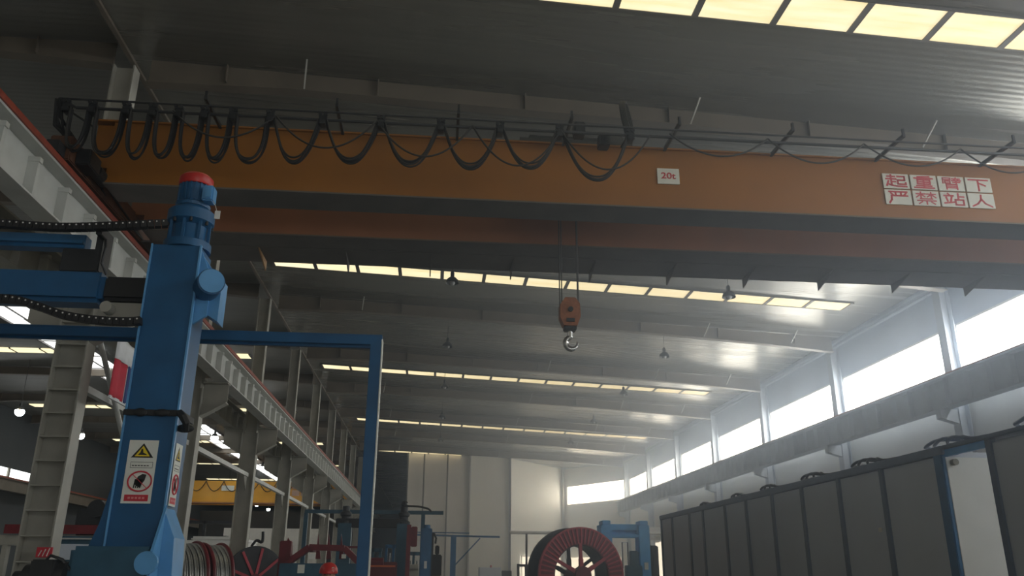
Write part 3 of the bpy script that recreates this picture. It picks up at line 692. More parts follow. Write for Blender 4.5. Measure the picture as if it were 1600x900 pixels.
# lower carriage with its motor
b = MB(); b.box(-2.72, -2.12, 6.80, 7.0, 1.05, 1.78, .03); b.build('carriage', M_teal, T)
b = MB(); b.cyl((-2.72, 6.86, 1.53), (-3.02, 6.86, 1.53), .14, .12, n=24); b.cyl((-3.02, 6.86, 1.53), (-3.10, 6.86, 1.53), .07, n=16); b.box(-2.95, -2.78, 6.72, 6.86, 1.55, 1.68, .01)
b.tube([(-2.9, 6.8, 1.64), (-2.84, 6.78, 1.71), (-2.76, 6.8, 1.68), (-2.70, 6.84, 1.6)], .012, 6)
b.build('carriage_motor', M_dark, T, True)
b = MB(); b.cyl((-2.14, 6.80, 1.66), (-2.14, 6.76, 1.66), .085, n=24); b.build('end_disc', M_blue2, T)
# safety stickers
def sticker(x0, x1, z0, z1, y, par, face='y'):
    b = MB(); 
    f = lambda a, c, zA, zB, d: (b_.box(a, c, y - d, y, zA, zB) if face == 'y' else b_.box(y, y + d, a, c, zA, zB))
    b_ = b; f(x0, x1, z0, z1, .003); pl = b.build('warning_sticker', M_sign, par)
    W, H = x1 - x0, z1 - z0; cxx = (x0 + x1) / 2
    def pt(a, z, d): return (x0 + a * W, y - d, z0 + z * H) if face == 'y' else (y + d, x0 + a * W, z0 + z * H)
    ex = (0, -.001, 0) if face == 'y' else (.001, 0, 0)
    b = MB(); b.prism([pt(.12, .72, .003), (pt(.88, .72, .003)), (pt(.5, .95, .003))], ex); b.build('warning_triangle', M_signblk, pl)
    b = MB(); b.prism([pt(.24, .74, .004), (pt(.76, .74, .004)), (pt(.5, .91, .004))], ex); b.build('warning_triangle', M_signyel, pl)
    b = MB(); b.prism([pt(.34, .76, .005), pt(.66, .76, .005), pt(.64, .775, .005), pt(.52, .80, .005), pt(.5, .86, .005), pt(.45, .86, .005), pt(.42, .80, .005)], ex)
    b.build('hazard_symbol', M_signblk, pl); b = MB()
    b.prism([pt(.36, .30, .005), pt(.46, .42, .005), pt(.60, .46, .005), pt(.74, .45, .005), pt(.70, .36, .005), pt(.62, .30, .005), pt(.58, .24, .005)], ex)
    for q in range(4): b.prism([pt(.34 + .07 * q, .24, .005), pt(.38 + .07 * q, .24, .005), pt(.42 + .07 * q, .38, .005), pt(.37 + .07 * q, .38, .005)], ex)
    b.build('hand_symbol', M_signblk, pl); b = MB()
    for q in range(6): b.prism([pt(.2 + q * .1, .585, .004), pt(.27 + q * .1, .585, .004), pt(.27 + q * .1, .60, .004), pt(.2 + q * .1, .60, .004)], ex)
    b.build('caption_marks', M_signblk, pl)
    b = MB()
    for zz in (.555, .645): b.prism([pt(.14, zz, .003), pt(.9, zz, .003), pt(.9, zz + .006, .003), pt(.14, zz + .006, .003)], ex)
    for aa in (.14, .89): b.prism([pt(aa, .555, .003), pt(aa + .012, .555, .003), pt(aa + .012, .65, .003), pt(aa, .65, .003)], ex)
    b.build('caption_box', M_signblk, pl)
    b = MB(); c = Vector(pt(.54, .345, .006)); rr = .40 * W if face == 'y' else .40 * W
    e1 = Vector((1, 0, 0)) if face == 'y' else Vector((0, 1, 0)); rz_ = .155 * H
    b.tube([c + e1 * (.40 * W * math.cos(2 * PI * q / 28)) + Vector((0, 0, rz_ * math.sin(2 * PI * q / 28))) for q in range(28)], .0065, 6, closed=True)
    b.bar(c + e1 * (-.27 * W) + Vector((0, 0, .7 * rz_)), c + e1 * (.27 * W) + Vector((0, 0, -.7 * rz_)), .010, .004)
    b.build('prohibition_ring', M_signred, pl)
    b = MB(); b.prism([pt(.1, .035, .004), pt(.9, .035, .004), pt(.9, .135, .004), pt(.1, .135, .004)], ex); rb = b.build('red_band', M_signred, pl)
    b = MB()
    for q in range(5): b.prism([pt(.22 + q * .12, .07, .0055), pt(.30 + q * .12, .07, .0055), pt(.30 + q * .12, .10, .0055), pt(.22 + q * .12, .10, .0055)], ex)
    b.build('caption_marks', mat('pale_red', (.75, .3, .3), .6), pl)
sticker(-2.475, -2.245, 2.11, 2.61, 7.0, colm)
sticker(7.04, 7.22, 2.10, 2.60, -2.119, colm, 'x')

# blue portal guard frame behind it
T2 = thing('portal_frame', 'blue square tube portal frame standing behind the lifting column', 'frame', (-.65, 8.6, 0))
b = MB(); b.box(-.72, -.600, 8.5, 8.62, 0, 3.965, .004); b.build('post', M_blue, T2)
b = MB(); b.box(-.604, -.592, 8.495, 8.62, 0, 3.93); b.build('post_edge', M_sign, T2)
b = MB(); b.box(-6.0, -.715, 8.5, 8.60, 3.875, 3.965, .003); b.box(-6.0, -.60, 8.5, 8.60, 3.965, 3.98); b.box(-6.0, -.715, 8.56, 8.6, 3.85, 3.875); b.build('crossbar', M_blue, T2)
b = MB(); b.box(-6.16, -6.0, 8.5, 8.66, 0, 3.97, .005); b.build('post', M_blue, T2)
b = MB(); b.box(-.85, -.56, 8.43, 8.73, 0, .02); b.build('foot_plate', M_blue, T2)

# ------------------------------------------------------------------ flag hanging from the runway
F = thing('hanging_flag', 'white, red and blue flag hanging below the runway beam near the first column', 'flag', (-6.3, 17, 4.8))
def clothpatch(y0, y1, z0, z1, x, name, m, sh=0.0):
    b = MB(); n = 10; rows = []
    for j in range(6):
        z = z0 + (z1 - z0) * j / 5
        rows.append([b.bm.verts.new((x + .02 * math.sin(i * 1.1 + y0 * 3), y0 + (y1 - y0) * i / n + sh * (1 - (z - 4.8) / 1.2), z)) for i in range(n + 1)])
    for A_, B_ in zip(rows, rows[1:]):
        for i in range(n): b.bm.faces.new((A_[i], A_[i + 1], B_[i + 1], B_[i]))
    o = b.build(name, m, F, True); md = o.modifiers.new('thick', 'SOLIDIFY'); md.thickness = .008
clothpatch(16.36, 17.75, 5.55, 5.98, -6.3, 'white_stripe', M_flagw)
clothpatch(16.36, 17.05, 4.8, 5.55, -6.3, 'red_field', M_flagr)
clothpatch(17.05, 17.75, 4.8, 5.55, -6.3, 'blue_field', M_flagb)
b = MB(); b.box(-6.325, -6.285, 17.03, 17.07, 4.8, 5.5); b.box(-6.325, -6.285, 16.36, 17.75, 4.76, 4.82); b.build('white_edging', M_flagw, F)
MB().tube([(-6.3, 16.36, 5.98), (-6.33, 16.5, 6.9)], .006, 5).build('cord', M_white, F)
MB().tube([(-6.3, 17.75, 5.98), (-6.33, 17.7, 6.9)], .006, 5).build('cord', M_white, F)
# red signs on the nearest column
t = thing('column_sign', 'small red and white notice on the nearest middle column', 'sign', (XM + .25, 16.28, 1.9))
pq = at(58, 855, y=16.27); pr = at(80, 871, y=16.27)
MB().box(pq.x, pr.x, 16.27, 16.29, pr.z, pq.z).build('plate', M_signred, t)
for q in range(3):
    xa = pq.x + .05 + q * .07; MB().bar((xa, 16.262, pr.z + .02), (xa + .04, 16.262, pr.z + .12 + .02 * q), .03, .01).build('white_mark', M_sign, t)
MB().bar((pq.x + .02, 16.3, (pq.z + pr.z) / 2), (XM + .25, 16.3, (pq.z + pr.z) / 2), .02).build('holder', M_dark, t)

# ------------------------------------------------------------------ grey machine enclosure on the right
E = thing('machine_enclosure', 'long dark grey panelled machine enclosure with blue frame on the right', 'machine enclosure', (8, 15, 0))
ZT = 3.13; XE = 6.5
ys = [23.9, 22.8, 21.2, 20.1, 18.5, 17.2, 15.8, 14.45, 13.05, 11.7, 10.25]
b = MB(); b.box(XE + .06, 9.4, 10.16, 23.88, 0, ZT - .02); b.box(XE + .06, XE + .12, 4.0, 9.28, 0, ZT - .02); b.build('body', M_encl, E)
for a, c in zip(ys, ys[1:]): MB().box(XE + .01, XE + .06, c + .06, a - .06, .15, ZT - .07).build('panel', M_encl, E)
for a in ys[:-1]: MB().box(XE - .02, XE + .06, a - .055, a + .055, 0, ZT - .05, .005).build('post', M_post, E)
MB().box(XE - .03, XE + .07, 10.14, 10.33, 0, ZT - .05, .01).build('post', M_bluem, E)
MB().box(XE - .04, XE + .2, 10.1, 23.95, ZT - .06, ZT + .05, .01).build('top_rail', M_post, E)
MB().box(XE - .04, XE + .2, 4.0, 10.1, ZT - .0, ZT + .05, .01).build('top_rail', M_post, E)
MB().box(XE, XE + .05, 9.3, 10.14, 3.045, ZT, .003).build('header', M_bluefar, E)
dp = MB().box(XE + .02, 7.6, 10.13, 10.16, 0, 3.04, .004).build('white_panel', M_wpanel, E)
b = MB(); b.cyl((6.60, 10.12, 2.97), (6.60, 10.05, 2.97), .04, n=18); b.build('round_lamp', M_steel, dp); 
for a, c in ((9.25, 7.9), (7.9, 6.5), (6.5, 5.1)): MB().box(XE + .01, XE + .06, c + .05, a - .05, .15, ZT - .05).build('panel', M_encl, E)
for a in (9.22, 7.9, 6.5): MB().box(XE - .02, XE + .06, a - .05, a + .05, 0, ZT, .005).build('post', M_post, E)
# little warning plates on a panel
b = MB(); b.box(XE - .0, XE + .012, 11.9, 12.0, 2.2, 2.26); b.build('label_plate', M_white, E)
# hoses lying on the enclosure roof
for i, (y, s) in enumerate(((20.3, .5), (18.0, .6), (16.2, .7), (14.2, .8), (12.3, .8), (10.2, .85), (8.2, 1.1))):
    b = MB()
    for j in range(4):
        pts = []
        for q in range(22):
            a = q / 21 * PI; pts.append((XE + .35 + .25 * math.sin(a * 2 + j), y + s * .75 * math.cos(a) + random.uniform(-.01, .01), ZT + .08 + .09 * s * math.sin(a) * (.55 + .15 * j) + .02 * math.sin(q + j * 2)))
        b.tube(pts, .022, 6)
    o = b.build('black_hose', M_black if i < 5 else M_post, None, True)
    centre(tag(o, 'loose coil of dark hose on top of the grey enclosure, %s' % ['at its far end', 'second from the far end', 'third from the far end', 'fourth from the far end', 'left of the white panel', 'above the white panel', 'nearest the camera'][i], 'hose', 'hoses on the enclosure'), (XE + .3, y, ZT + .02))

# ------------------------------------------------------------------ big red reel wheel and blue machine
W = thing('cable_reel', 'large dark red ribbed steel reel wheel with spokes, before the end wall', 'cable reel', (4.8, 28.2, 0))
Rr = 1.5; tilt = math.radians(14)
ax = Vector((-math.sin(tilt) * -1, -math.cos(tilt), 0)); ax = Vector((.26, -.966, 0)); c0 = Vector((4.88, 28.0, 1.55)); uu = Vector((.966, .26, 0)); vv = Vector((0, 0, 1))
def ringpt(r, a, h): return c0 + (uu * math.cos(a) + vv * math.sin(a)) * r + ax * h
def ring(b, r0, r1, h0, h1, n=64):
    L = [[b.bm.verts.new(ringpt(r, 2 * PI * k / n, h)) for k in range(n)] for r, h in ((r0, h0), (r1, h0), (r1, h1), (r0, h1))]
    for i in range(4):
        A_, B_ = L[i], L[(i + 1) % 4]
        for k in range(n): b.bm.faces.new((A_[k], A_[(k + 1) % n], B_[(k + 1) % n], B_[k]))
for h, nm in ((0, 'front_flange'), (-.95, 'rear_flange')):
    b = MB(); ring(b, Rr * .64, Rr, h - .03, h + .02); fl = b.build(nm, M_dred if h == 0 else M_dark, W)
    b = MB()
    for k in range(56):
        a = 2 * PI * k / 56; p = ringpt(Rr * .66, a, h + .035); q_ = ringpt(Rr * .985, a, h + .035); b.bar(p, q_, .05, .05, up=ax)
    if h == 0: b.build('ribs', M_reelred, fl)
    b = MB(); ring(b, Rr * .975, Rr * 1.01, h - .07, h + .05); b.build('rim', M_reelred if h == 0 else M_dark, fl)
    for k in range(6):
        b = MB(); a = 2 * PI * k / 6 + math.radians(32)
        p = ringpt(Rr * .10, a, h); q_ = ringpt(Rr * .67, a, h); b.bar(p, q_, .10, .09, up=ax); b.bar(p, ringpt(Rr * .35, a, h), .13, .11, up=ax)
        b.build('spoke', M_reelred if h == 0 else M_dark, W)
b = MB(); b.cyl(ringpt(0, 0, .12), ringpt(0, 0, -1.0), .20, n=24); b.cyl(ringpt(0, 0, .18), ringpt(0, 0, .02), .28, n=24); b.build('hub', M_dred, W)
b = MB(); ring(b, Rr * .62, Rr * .66, -.9, -.02); b.build('drum', M_dark, W)
b = MB(); b.box(4.3, 4.5, 27.2, 29.4, 0, .12); b.box(5.2, 5.4, 27.2, 29.4, 0, .12); b.build('cradle', M_dark, W)

BM = thing('blue_machine', 'bright blue portal press machine behind the big red reel', 'machine', (7, 31.5, 0))
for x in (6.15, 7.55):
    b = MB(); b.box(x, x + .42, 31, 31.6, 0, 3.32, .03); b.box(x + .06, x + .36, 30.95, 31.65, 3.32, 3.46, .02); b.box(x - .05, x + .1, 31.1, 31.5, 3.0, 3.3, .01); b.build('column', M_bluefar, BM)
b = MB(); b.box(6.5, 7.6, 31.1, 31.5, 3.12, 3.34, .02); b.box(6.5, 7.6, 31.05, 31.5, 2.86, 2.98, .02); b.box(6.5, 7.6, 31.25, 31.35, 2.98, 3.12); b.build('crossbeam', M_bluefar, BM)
b = MB(); b.box(7.2, 7.5, 30.9, 31.2, .3, 2.4, .03); b.box(7.0, 7.6, 30.8, 31.1, 1.2, 1.9, .03); b.build('carriage', M_teal, BM)
b = MB(); b.tube([(6.95, 31.1, 1.8), (6.95, 31.1, 2.7), (7.15, 31.1, 2.7), (7.15, 31.1, 1.8)], .02, 6); b.build('guard_loop', M_dark, BM)
b = MB(); b.box(6.0, 8.1, 30.8, 31.9, 0, .2, .01); b.build('base', M_teal, BM)
b = MB(); b.box(7.72, 7.86, 30.96, 30.99, 1.75, 2.0); b.build('label_plate', M_white, BM)
b = MB(); b.box(8.0, 8.3, 31.1, 31.5, 1.2, 2.6, .04); b.box(8.05, 8.2, 31.0, 31.2, 1.9, 2.3, .02); b.build('cable_tray', M_dark, BM)

G = thing('gantry_rail', 'silver horizontal pipe rail on thin posts before the white end wall', 'rail', (7, 40, 0))
b = MB(); b.tube([(3.6, 40, 3.41), (11.5, 40, 3.43)], .08, 10); b.build('pipe', M_white, G)
for x in (4.4, 8.4, 11.2): MB().cyl((x, 40, 0), (x, 40, 3.38), .05).build('post', M_dark, G)
b = MB(); b.box(9.7, 11.6, 40.2, 40.4, 3.15, 3.27); b.box(9.7, 11.6, 40.2, 40.35, 3.52, 3.72); b.build('upper_rail', M_white, G)
b = MB(); b.cyl((4.0, 39.9, 1.95), (4.8, 39.9, 1.95), .06); b.cyl((4.0, 39.9, 2.02), (4.0, 39.9, 1.3), .06); b.cyl((4.4, 39.9, 1.9), (4.4, 39.9, 1.3), .10); b.build('handwheel_shaft', M_dark, G)

# ------------------------------------------------------------------ jib frame, cabinets
J = thing('jib_frame', 'blue T shaped jib post with thin braced arm, left of the big reel', 'jib', (.87, 35, 0))
b = MB(); b.box(.76, .98, 34.9, 35.1, 0, 3.0, .01); b.build('post', M_bluem, J)
b = MB(); b.bar((-.9, 35, 3.06), (2.75, 35, 3.0), .09, .07); b.bar((-.9, 35, 3.16), (1.5, 35, 3.14), .05, .04); b.build('arm', M_bluem, J)
b = MB(); b.bar((.95, 35, 1.9), (1.95, 35, 2.95), .05); b.build('brace', M_bluem, J)
K = thing('control_cabinet', 'grey control cabinet with small red beacon against the end wall', 'cabinet', (3.4, 50, 0))
b = MB(); b.box(2.75, 4.02, 50, 50.6, 0, 1.92, .02); b.build('body', M_encl, K)
for x in (2.79, 3.4): MB().box(x, x + .58, 49.97, 50.0, .1, 1.85, .005).build('door', M_encl, K)
b = MB(); b.cyl((3.45, 50.2, 1.92), (3.45, 50.2, 2.05), .05); b.build('beacon', M_red, K)
K = thing('control_cabinet', 'small dark box beside the grey control cabinet', 'cabinet', (4.35, 50.2, 0))
b = MB(); b.box(4.1, 4.65, 50.1, 50.6, 0, 1.75, .02); b.build('body', M_dark, K); MB().box(4.13, 4.62, 50.07, 50.1, .1, 1.7).build('door', M_dark, K)

# ------------------------------------------------------------------ far take-up stand (same family as the near one)
S = thing('lifting_stand', 'far blue lifting stand with two columns and dark boom, behind the portal post', 'machine', (-1.7, 26, 0))
for x in (-2.62, -.87):
    b = MB(); b.box(x - .2, x + .2, 26, 26.4, 0, 3.0, .01); c_ = b.build('column', M_teal, S)
    b = MB(); b.lathe([(.19, 3.0), (.19, 3.06), (.13, 3.1), (.13, 3.2), (.17, 3.24), (.17, 3.32), (.11, 3.36), (.11, 3.5), (.0, 3.52)], (x, 26.2, 0), n=20); b.build('geared_motor', M_dark, c_, True)
b = MB(); b.ball((-.87, 26.2, 3.58), .11); b.build('mirror_ball', M_bulb, S, True)
b = MB(); b.box(-2.9, -.8, 26.05, 26.35, 2.88, 3.14, .02); b.build('boom', M_black, S)
b = MB(); b.tube(smooth([(-.9, 26.1, 3.52), (-.5, 26.1, 3.52), (-.15, 26.1, 3.45), (-.05, 26.1, 3.35)], 4), .03, 6); b.build('hose', M_black, S, True)
b = MB(); b.box(-3.1, -.4, 25.8, 26.6, 0, .3); b.build('base', M_teal, S)
b = MB(); b.box(-1.9, -1.0, 25.9, 26.2, 1.0, 1.9, .02); b.cyl((-1.9, 25.8, 1.9), (-1.4, 25.8, 1.9), .12); b.build('carriage', M_dred, S)
S2 = thing('portal_frame', 'far dark teal portal frame with a long flat crossbar behind the blue post', 'frame', (-1.7, 26.8, 0))
b = MB(); b.box(-3.95, .33, 26.8, 26.93, 3.33, 3.44, .005); b.build('crossbar', M_teal, S2)
for x in (-3.9, -.3): MB().box(x - .06, x + .06, 26.8, 26.93, 0, 3.33).build('post', M_teal, S2)
# blue slim machine to the right of it
S3 = thing('winding_post', 'narrow blue machine post with yellow base, right of the far lifting stand', 'machine', (-.1, 25, 0))
b = MB(); b.box(-.32, .0, 24.9, 25.2, 0, 2.82, .02); b.cyl((-.16, 25.05, 2.82), (-.16, 25.05, 2.92), .1); b.build('post', M_bluem, S3)
b = MB(); b.box(.0, .05, 24.9, 25.2, .8, 2.7); b.tube([(.05, 25, 2.7), (.12, 25, 2.55), (.1, 25, 2.4)], .03, 6); b.build('guide', M_dark, S3)
b = MB(); b.box(.02, .3, 24.95, 25.3, 1.5, 2.1, .03); b.box(.1, .22, 25, 25.2, 2.1, 2.35, .02); b.build('control_box', M_black, S3)
b = MB(); b.box(.0, .32, 24.9, 25.35, 1.42, 1.52, .01); b.build('tray', M_signyel, S3)
b = MB(); b.box(-.2, -.12, 24.88, 24.9, 1.72, 1.92); b.build('label_plate', M_white, S3)
# mid clutter: bobbin racks between the columns
for i, (x, y, h, mm, lab) in enumerate(((-2.0, 30, 2.4, M_teal, 'left'), (-1.35, 31, 2.55, M_bluem, 'middle'), (-.62, 30.5, 2.3, M_teal, 'right'))):
    t = thing('stranding_rack', 'blurred teal upright rack behind the far lifting stand, %s one' % lab, 'machine', (x, y, 0))
    b = MB(); 
    for dx in (-.25, .0, .25): b.box(x + dx - .04, x + dx + .04, y, y + .1, 0, h - .2 * abs(dx))
    b.box(x - .3, x + .3, y, y + .12, h - .12, h); b.box(x - .3, x + .3, y, y + .12, 1.2, 1.32); b.build('frame', mm, t)
    b = MB(); 
    for dx in (-.12, .12): b.cyl((x + dx, y - .02, 1.35), (x + dx, y - .02, h - .3), .03)
    b.build('rod', M_chrome, t)
    b = MB(); b.box(x - .2, x + .2, y - .3, y, .3, 1.75, .04); b.cyl((x - .1, y - .3, 1.78), (x + .18, y - .3, 1.78), .1); b.build('motor_box', M_dark if i != 2 else M_steel, t)
t = thing('red_frame', 'small red steel upright beside the far lifting stand', 'frame', (-1.0, 24.6, 0))
b = MB(); b.box(-.72, -.60, 24.6, 24.7, 0, 2.9); b.box(-.6, -.42, 24.6, 24.7, 2.3, 2.85, .02); b.build('upright', M_dred, t)
b = MB(); b.box(-1.9, -1.0, 24.55, 24.6, 1.75, 1.80); b.build('bar', mat('orange_bar', (.6, .12, .03), .5), t)

# ------------------------------------------------------------------ red machine with blue skid
RM = thing('caterpillar_machine', 'dark red arched machine frame on a dark blue housing', 'machine', (-2.6, 20, 0))
b = MB(); pts = [(-3.95, 1.62), (-3.30, 1.75), (-2.76, 2.14), (-1.98, 2.12), (-1.62, 1.80), (-1.6, 1.62)]
for (x0_, z0_), (x1_, z1_) in zip(pts[1:], pts[2:]): b.bar((x0_, 20.0, z0_), (x1_, 20.0, z1_), .30, .13)
b.bar((-2.74, 20.5, 2.1), (-2.74, 19.9, 2.1), .12); b.build('arch', M_dred, RM)
b = MB(); b.box(-3.36, -1.55, 19.7, 20.6, .2, 1.79, .02); b.build('housing', M_teal, RM)
b = MB(); b.box(-2.95, -2.80, 19.68, 19.7, 1.58, 1.76); b.build('label_plate', M_sign, RM)
b = MB(); b.box(-2.02, -1.92, 19.82, 19.84, 1.90, 1.99); b.build('small_plate', M_sign, RM)
b = MB(); b.box(-3.55, -3.28, 20.6, 20.8, 1.0, 2.30, .02); b.prism([(-3.6, 20.9, 1.2), (-3.25, 20.9, 1.2), (-3.3, 20.9, 2.2), (-3.42, 20.9, 2.38)], (0, .06, 0)); b.build('upright', M_dred, RM)
b = MB(); b.box(-2.5, -1.6, 20.9, 21.0, 2.15, 2.2); 
for x in (-2.75, -2.5, -2.2): b.prism([(x, 21, 1.9), (x + .12, 21, 1.9), (x + .02, 21, 2.48)], (0, .05, 0))
b.build('rear_spikes', M_dred, RM)

# ------------------------------------------------------------------ cable reels behind the columns
def reel(x, y, r, wd, label, loc, fm=M_dred):
    t = thing('cable_drum', label, 'cable reel', (x, y, 0), 'cable drums')
    A_ = Vector((.8, .6, 0)); B_ = Vector((-.6, .8, 0)); Z_ = Vector((0, 0, 1)); o_ = Vector((x, y, r))
    for h in (0, wd):
        c_ = o_ + A_ * h
        b = MB(); b.lathe([(r - .16, -.04), (r, -.05), (r + .02, 0), (r, .05), (r - .16, .04)], c_, axis=A_, n=40); fl = b.build('flange', fm, t)
        for k_ in range(6):
            a = k_ * PI / 3; MB().bar(c_ + A_ * .05, c_ + A_ * .05 + (B_ * math.cos(a) + Z_ * math.sin(a)) * r * .93, .09, .07).build('spoke', M_dred, fl)
    n = int(wd / .085); b = MB()
    for k_ in range(n):
        h = .08 + k_ * (wd - .16) / (n - 1); rr = r * (.93 - .03 * (k_ % 2)); c_ = o_ + A_ * h
        b.tube([c_ + A_ * (.08 * a / 32) + B_ * (rr * math.cos(a * PI / 16)) + Z_ * (rr * math.sin(a * PI / 16)) for a in range(33)], .036, 6)
    b.build('wound_cable', M_cable, t, True)
    b = MB(); b.lathe([(r * .86, .03), (r * .86, wd - .03)], o_, axis=A_, n=32); b.build('barrel', M_dark, t, True)
    b = MB()
    for sg_ in (-1, 1): p_ = Vector((x, y, .1)) + B_ * sg_ * .45; b.bar(p_ - A_ * .08, p_ + A_ * (wd + .08), .15, .2)
    b.build('cradle', M_dark, t)
    return t
reel(-8.45, 28.4, 1.27, 1.0, 'red flanged drum wound with silver cable behind the second column', 0)
reel(-8.45 + .8 * 1.2, 28.4 + .6 * 1.2, 1.25, .62, 'narrower red flanged drum of silver cable, partly behind the third column', 0)
t = thing('cable_drum', 'bare red spoked drum wheel beside the third middle column', 'cable reel', (-6.1, 31, 0), 'cable drums')
b = MB(); b.lathe([(.95, -.05), (1.1, -.05), (1.12, .0), (1.1, .05), (.95, .05)], (-6.1, 31, 1.35), axis=(.55, -.83, 0), n=40); b.build('rim', M_dark, t)
u2 = Vector((.83, .55, 0)); cc = Vector((-6.1, 31, 1.35))
for k_ in range(9):
    a = k_ * 2 * PI / 9; o_ = Vector((.55, -.83, 0)) * .06; MB().bar(cc + o_, cc + o_ + (u2 * math.cos(a) + Vector((0, 0, 1)) * math.sin(a)) * 1.05, .09, .06, up=(.55, -.83, 0)).build('spoke', M_reelred, t)
MB().lathe([(.2, -.1), (.2, .1)], cc, axis=(.55, -.83, 0), n=20).build('hub', M_dred, t)
b = MB(); b.box(-6.5, -5.7, 30.7, 31.4, 0, .3); b.build('stand', M_dred, t)
b = MB(); b.tube(smooth([(-6.3, 31, 2.45), (-6.15, 31, 2.65), (-5.95, 31, 2.6), (-5.95, 31, 2.95)], 5), .05, 6); b.build('hook_bar', M_black, t)
V = thing('white_truck', 'white truck body parked behind the cable drums in the left hall', 'truck', (-10, 40.8, 0))
b = MB(); b.box(-11.3, -8.9, 40, 46, 1.2, 2.95, .15); b.box(-10.9, -9.0, 40.2, 45.8, 2.9, 3.12, .08); b.build('body', M_white, V, True)
b = MB(); b.box(-11.2, -9.0, 39.97, 40.02, 1.9, 2.5, .01); b.build('windscreen', M_glassdark, V)
for x in (-11.0, -9.2):
    for y in (41.2, 44.8): MB().cyl((x - .15, y, .5), (x + .15, y, .5), .5, n=24).build('wheel', M_black, V)
b = MB(); b.box(-11.0, -9.2, 40.2, 45.8, .6, 1.2); b.build('chassis', M_dark, V)

# ------------------------------------------------------------------ person with red helmet
PN = thing('person', 'person in a red hard hat and dark workwear, head just in view', 'person', (-1.44, 12.5, 0))
def skin_body(joints, edges, radii, name, m, parent, root=0):
    me = bpy.data.meshes.new(name); off = WLOC[parent.name]
    me.from_pydata([Vector(j) - off for j in joints], edges, []); o = bpy.data.objects.new(name, me); COL.objects.link(o); o.parent = parent; WLOC[o.name] = off
    sk = o.modifiers.new('skin', 'SKIN'); sd = o.modifiers.new('sub', 'SUBSURF'); sd.levels = 2; sd.render_levels = 2
    for i, r_ in enumerate(radii): me.skin_vertices[0].data[i].radius = (r_, r_) if not isinstance(r_, tuple) else r_
    me.skin_vertices[0].data[root].use_root = True; me.materials.append(m)
    return o
px_, py_ = -1.44, 12.5
J_ = [(0, 0, .93), (0, .0, 1.12), (0, .01, 1.30), (0, .0, 1.40), (.10, 0, .88), (.11, -.02, .48), (.11, .02, .10), (.11, -.14, .05),
      (-.10, 0, .88), (-.11, -.02, .48), (-.11, .02, .10), (-.11, -.14, .05), (.19, .01, 1.34), (.24, .02, 1.08), (.23, -.10, .88), (-.19, .01, 1.34), (-.24, .02, 1.08), (-.23, -.10, .88)]
skin_body([(px_ + a, py_ + b_, c) for a, b_, c in J_], [(0, 1), (1, 2), (2, 3), (0, 4), (4, 5), (5, 6), (6, 7), (0, 8), (8, 9), (9, 10), (10, 11), (2, 12), (12, 13), (13, 14), (2, 15), (15, 16), (16, 17)],
          [(.15, .11), (.14, .10), (.16, .11), .06, .095, .065, .05, .045, .095, .065, .05, .045, .065, .05, .04, .065, .05, .04], 'body', M_cloth, PN)
# head and neck as one surface
b = MB(); b.cyl((px_, py_ + .01, 1.38), (px_, py_, 1.50), .055, .055, n=16); b.ball((px_, py_, 1.565), .105, (.80, .95, 1.12), 24); b.ball((px_, py_ - .10, 1.555), .018, (1, 1.2, 1.4), 8)
for s_ in (-1, 1): b.ball((px_ + s_ * .085, py_ + .01, 1.56), .025, (.4, 1, 1.3), 8)
hd = b.build('head', M_skin, PN, True)
b = MB()
for s_ in (-1, 1): b.ball((px_ + s_ * .035, py_ - .088, 1.575), .012, n=8)
b.build('eyes', M_signblk, hd, True)
b = MB(); b.ball((px_, py_ - .092, 1.51), .02, (1.2, .5, .3), 8); b.build('mouth', M_dred, hd, True)
for s_ in (-1, 1):
    hx, hy, hz = px_ + s_ * .23, py_ - .12, .85
    jj = [(0, 0, 0), (0, -.01, -.05)]; ed = [(0, 1)]; rr = [.03, (.036, .018)]
    for f_ in range(4):
        n0 = len(jj); dx = (f_ - 1.5) * .019; L_ = [.07, .08, .075, .06][f_]
        jj += [(dx, -.012, -.075), (dx, -.02, -.075 - L_ * .5), (dx, -.008, -.075 - L_)]; ed += [(1, n0), (n0, n0 + 1), (n0 + 1, n0 + 2)]; rr += [.010, .009, .008]
    n0 = len(jj); jj += [(-s_ * .035, -.02, -.05), (-s_ * .045, -.03, -.085)]; ed += [(1, n0), (n0, n0 + 1)]; rr += [.011, .009]
    skin_body([(hx + a, hy + b_, hz + c) for a, b_, c in jj], ed, rr, 'hand', M_skin, PN)
b = MB(); b.lathe([(.128, 0), (.130, .02), (.125, .06), (.105, .105), (.07, .135), (.03, .148), (0, .15)], (px_, py_, 1.585), n=28)
b.prism([(px_ - .09, py_ - .10, 1.585), (px_ + .09, py_ - .10, 1.585), (px_ + .05, py_ - .165, 1.578), (px_ - .05, py_ - .165, 1.578)], (0, 0, .01)); hl = b.build('hard_hat', M_red, PN, True)
b = MB(); b.tube([(px_ + .075 + .028 * math.cos(a * PI / 8), py_ - .108 + .012 * abs(math.sin(a * PI / 8)) , 1.635 + .028 * math.sin(a * PI / 8)) for a in range(3, 14)], .008, 6); b.build('hat_emblem', M_sign, hl)

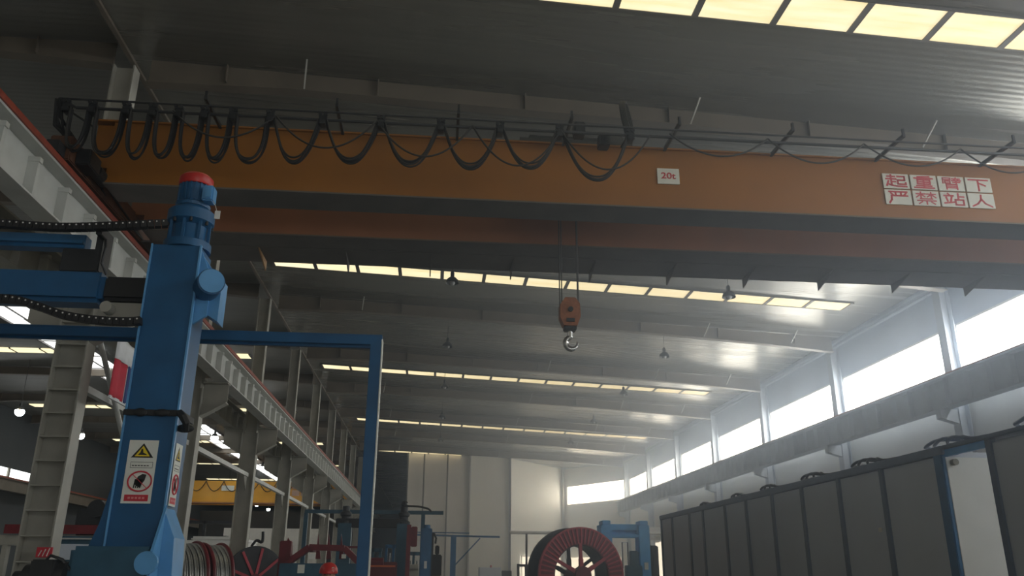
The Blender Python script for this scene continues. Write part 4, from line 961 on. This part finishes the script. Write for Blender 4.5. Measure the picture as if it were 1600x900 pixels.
# ------------------------------------------------------------------ left hall background machines
L1 = thing('gantry_machine', 'dark machine with red banner and grey beam low in the left hall', 'machine', (-14, 36, 0))
b = MB(); b.box(-17.2, -12.6, 36, 36.4, 2.55, 2.95, .02); b.build('beam', M_steel, L1)
b = MB(); b.box(-17.0, -12.8, 35.9, 36.0, 3.0, 3.35); b.build('banner', M_dred, L1)
for x in (-16.9, -14.7, -12.8): MB().box(x - .1, x + .1, 36, 36.3, 0, 2.55).build('post', M_steel, L1)
b = MB(); b.box(-14.4, -13.3, 36, 37, 2.95, 4.0, .1); b.cyl((-13.2, 36, 3.5), (-12.4, 36, 3.9), .2); b.bar((-12.6, 36, 3.6), (-12.0, 36, 4.6), .12); b.cyl((-13.6, 35.9, 4.0), (-13.6, 36.5, 4.0), .35); b.build('crane_head', M_dark, L1)
t = thing('hanging_banner', 'orange red banner with pale marks at the far left edge', 'banner', (-18, 36, 0))
b = MB(); b.box(-18.6, -17.6, 35.8, 35.85, 3.15, 3.6); b.build('cloth', mat('orange_banner', (.55, .07, .03), .7), t)
b = MB()
for q in range(3): b.box(-18.45 + .28 * q, -18.25 + .28 * q, 35.78, 35.8, 3.3, 3.48)
b.build('pale_marks', M_signyel, t)
MB().cyl((-18.1, 35.9, 0), (-18.1, 35.9, 3.2), .04).build('pole', M_dark, t)
L2 = thing('control_desk', 'teal machine cabin with pale windows seen low past the nearest column', 'machine', (-12, 30, 0))
b = MB(); b.box(-13.2, -10.2, 30, 31, 0, 2.7, .03); b.prism([(-10.2, 30, 2.7), (-9.6, 30, 2.7), (-10.2, 30, 1.6)], (0, .9, 0)); b.build('housing', M_teal, L2)
b = MB(); b.box(-12.3, -11.4, 29.96, 30.0, 1.95, 2.45, .01); b.build('window_panel', M_encl, L2)
b = MB(); b.bar((-12.4, 29.95, 2.62), (-11.3, 29.95, 2.62), .05); b.bar((-10.3, 29.9, 2.0), (-9.7, 29.9, 3.0), .12); b.build('trim', M_beam, L2)
L3 = thing('storage_rack', 'dark rack of machinery under the yellow crane in the left hall', 'rack', (-14, 62, 0))
b = MB()
for x in (-22, -19, -16, -13): b.box(x - .1, x + .1, 62, 62.3, 0, 5)
b.box(-22, -13, 62, 62.3, 4.8, 5.0); b.box(-22, -13, 62, 62.3, 2.6, 2.8); b.build('frame', M_dark, L3)
b = MB()
for i in range(8): b.box(-21.8 + i * 1.1, -21.0 + i * 1.1, 62, 63, 2.8, 3.5 + .5 * random.random(), .05)
b.build('stored_boxes', M_dark, L3)
t = thing('low_wall_panel', 'pale grey partition behind the cable drums in the left hall', 'partition', (-14, 70, 0))
b = MB(); b.box(-16.5, -8.4, 70, 70.2, 0, 4.9); b.build('panel', M_back, t)
b = MB(); b.box(-16.5, -8.4, 69.95, 70, 2.6, 3.0); b.build('stripe', M_white, t)
t = thing('dark_partition', 'dark blue grey cladding band high in the left hall', 'partition', (-14, 71, 0))
b = MB(); b.box(-24, -8.4, 91, 91.2, 5.0, 7.6); b.build('panel', M_backd, t)
for x in (-23.8, -8.6): MB().box(x - .1, x + .1, 91, 91.2, 0, 5).build('post', M_dark, t)
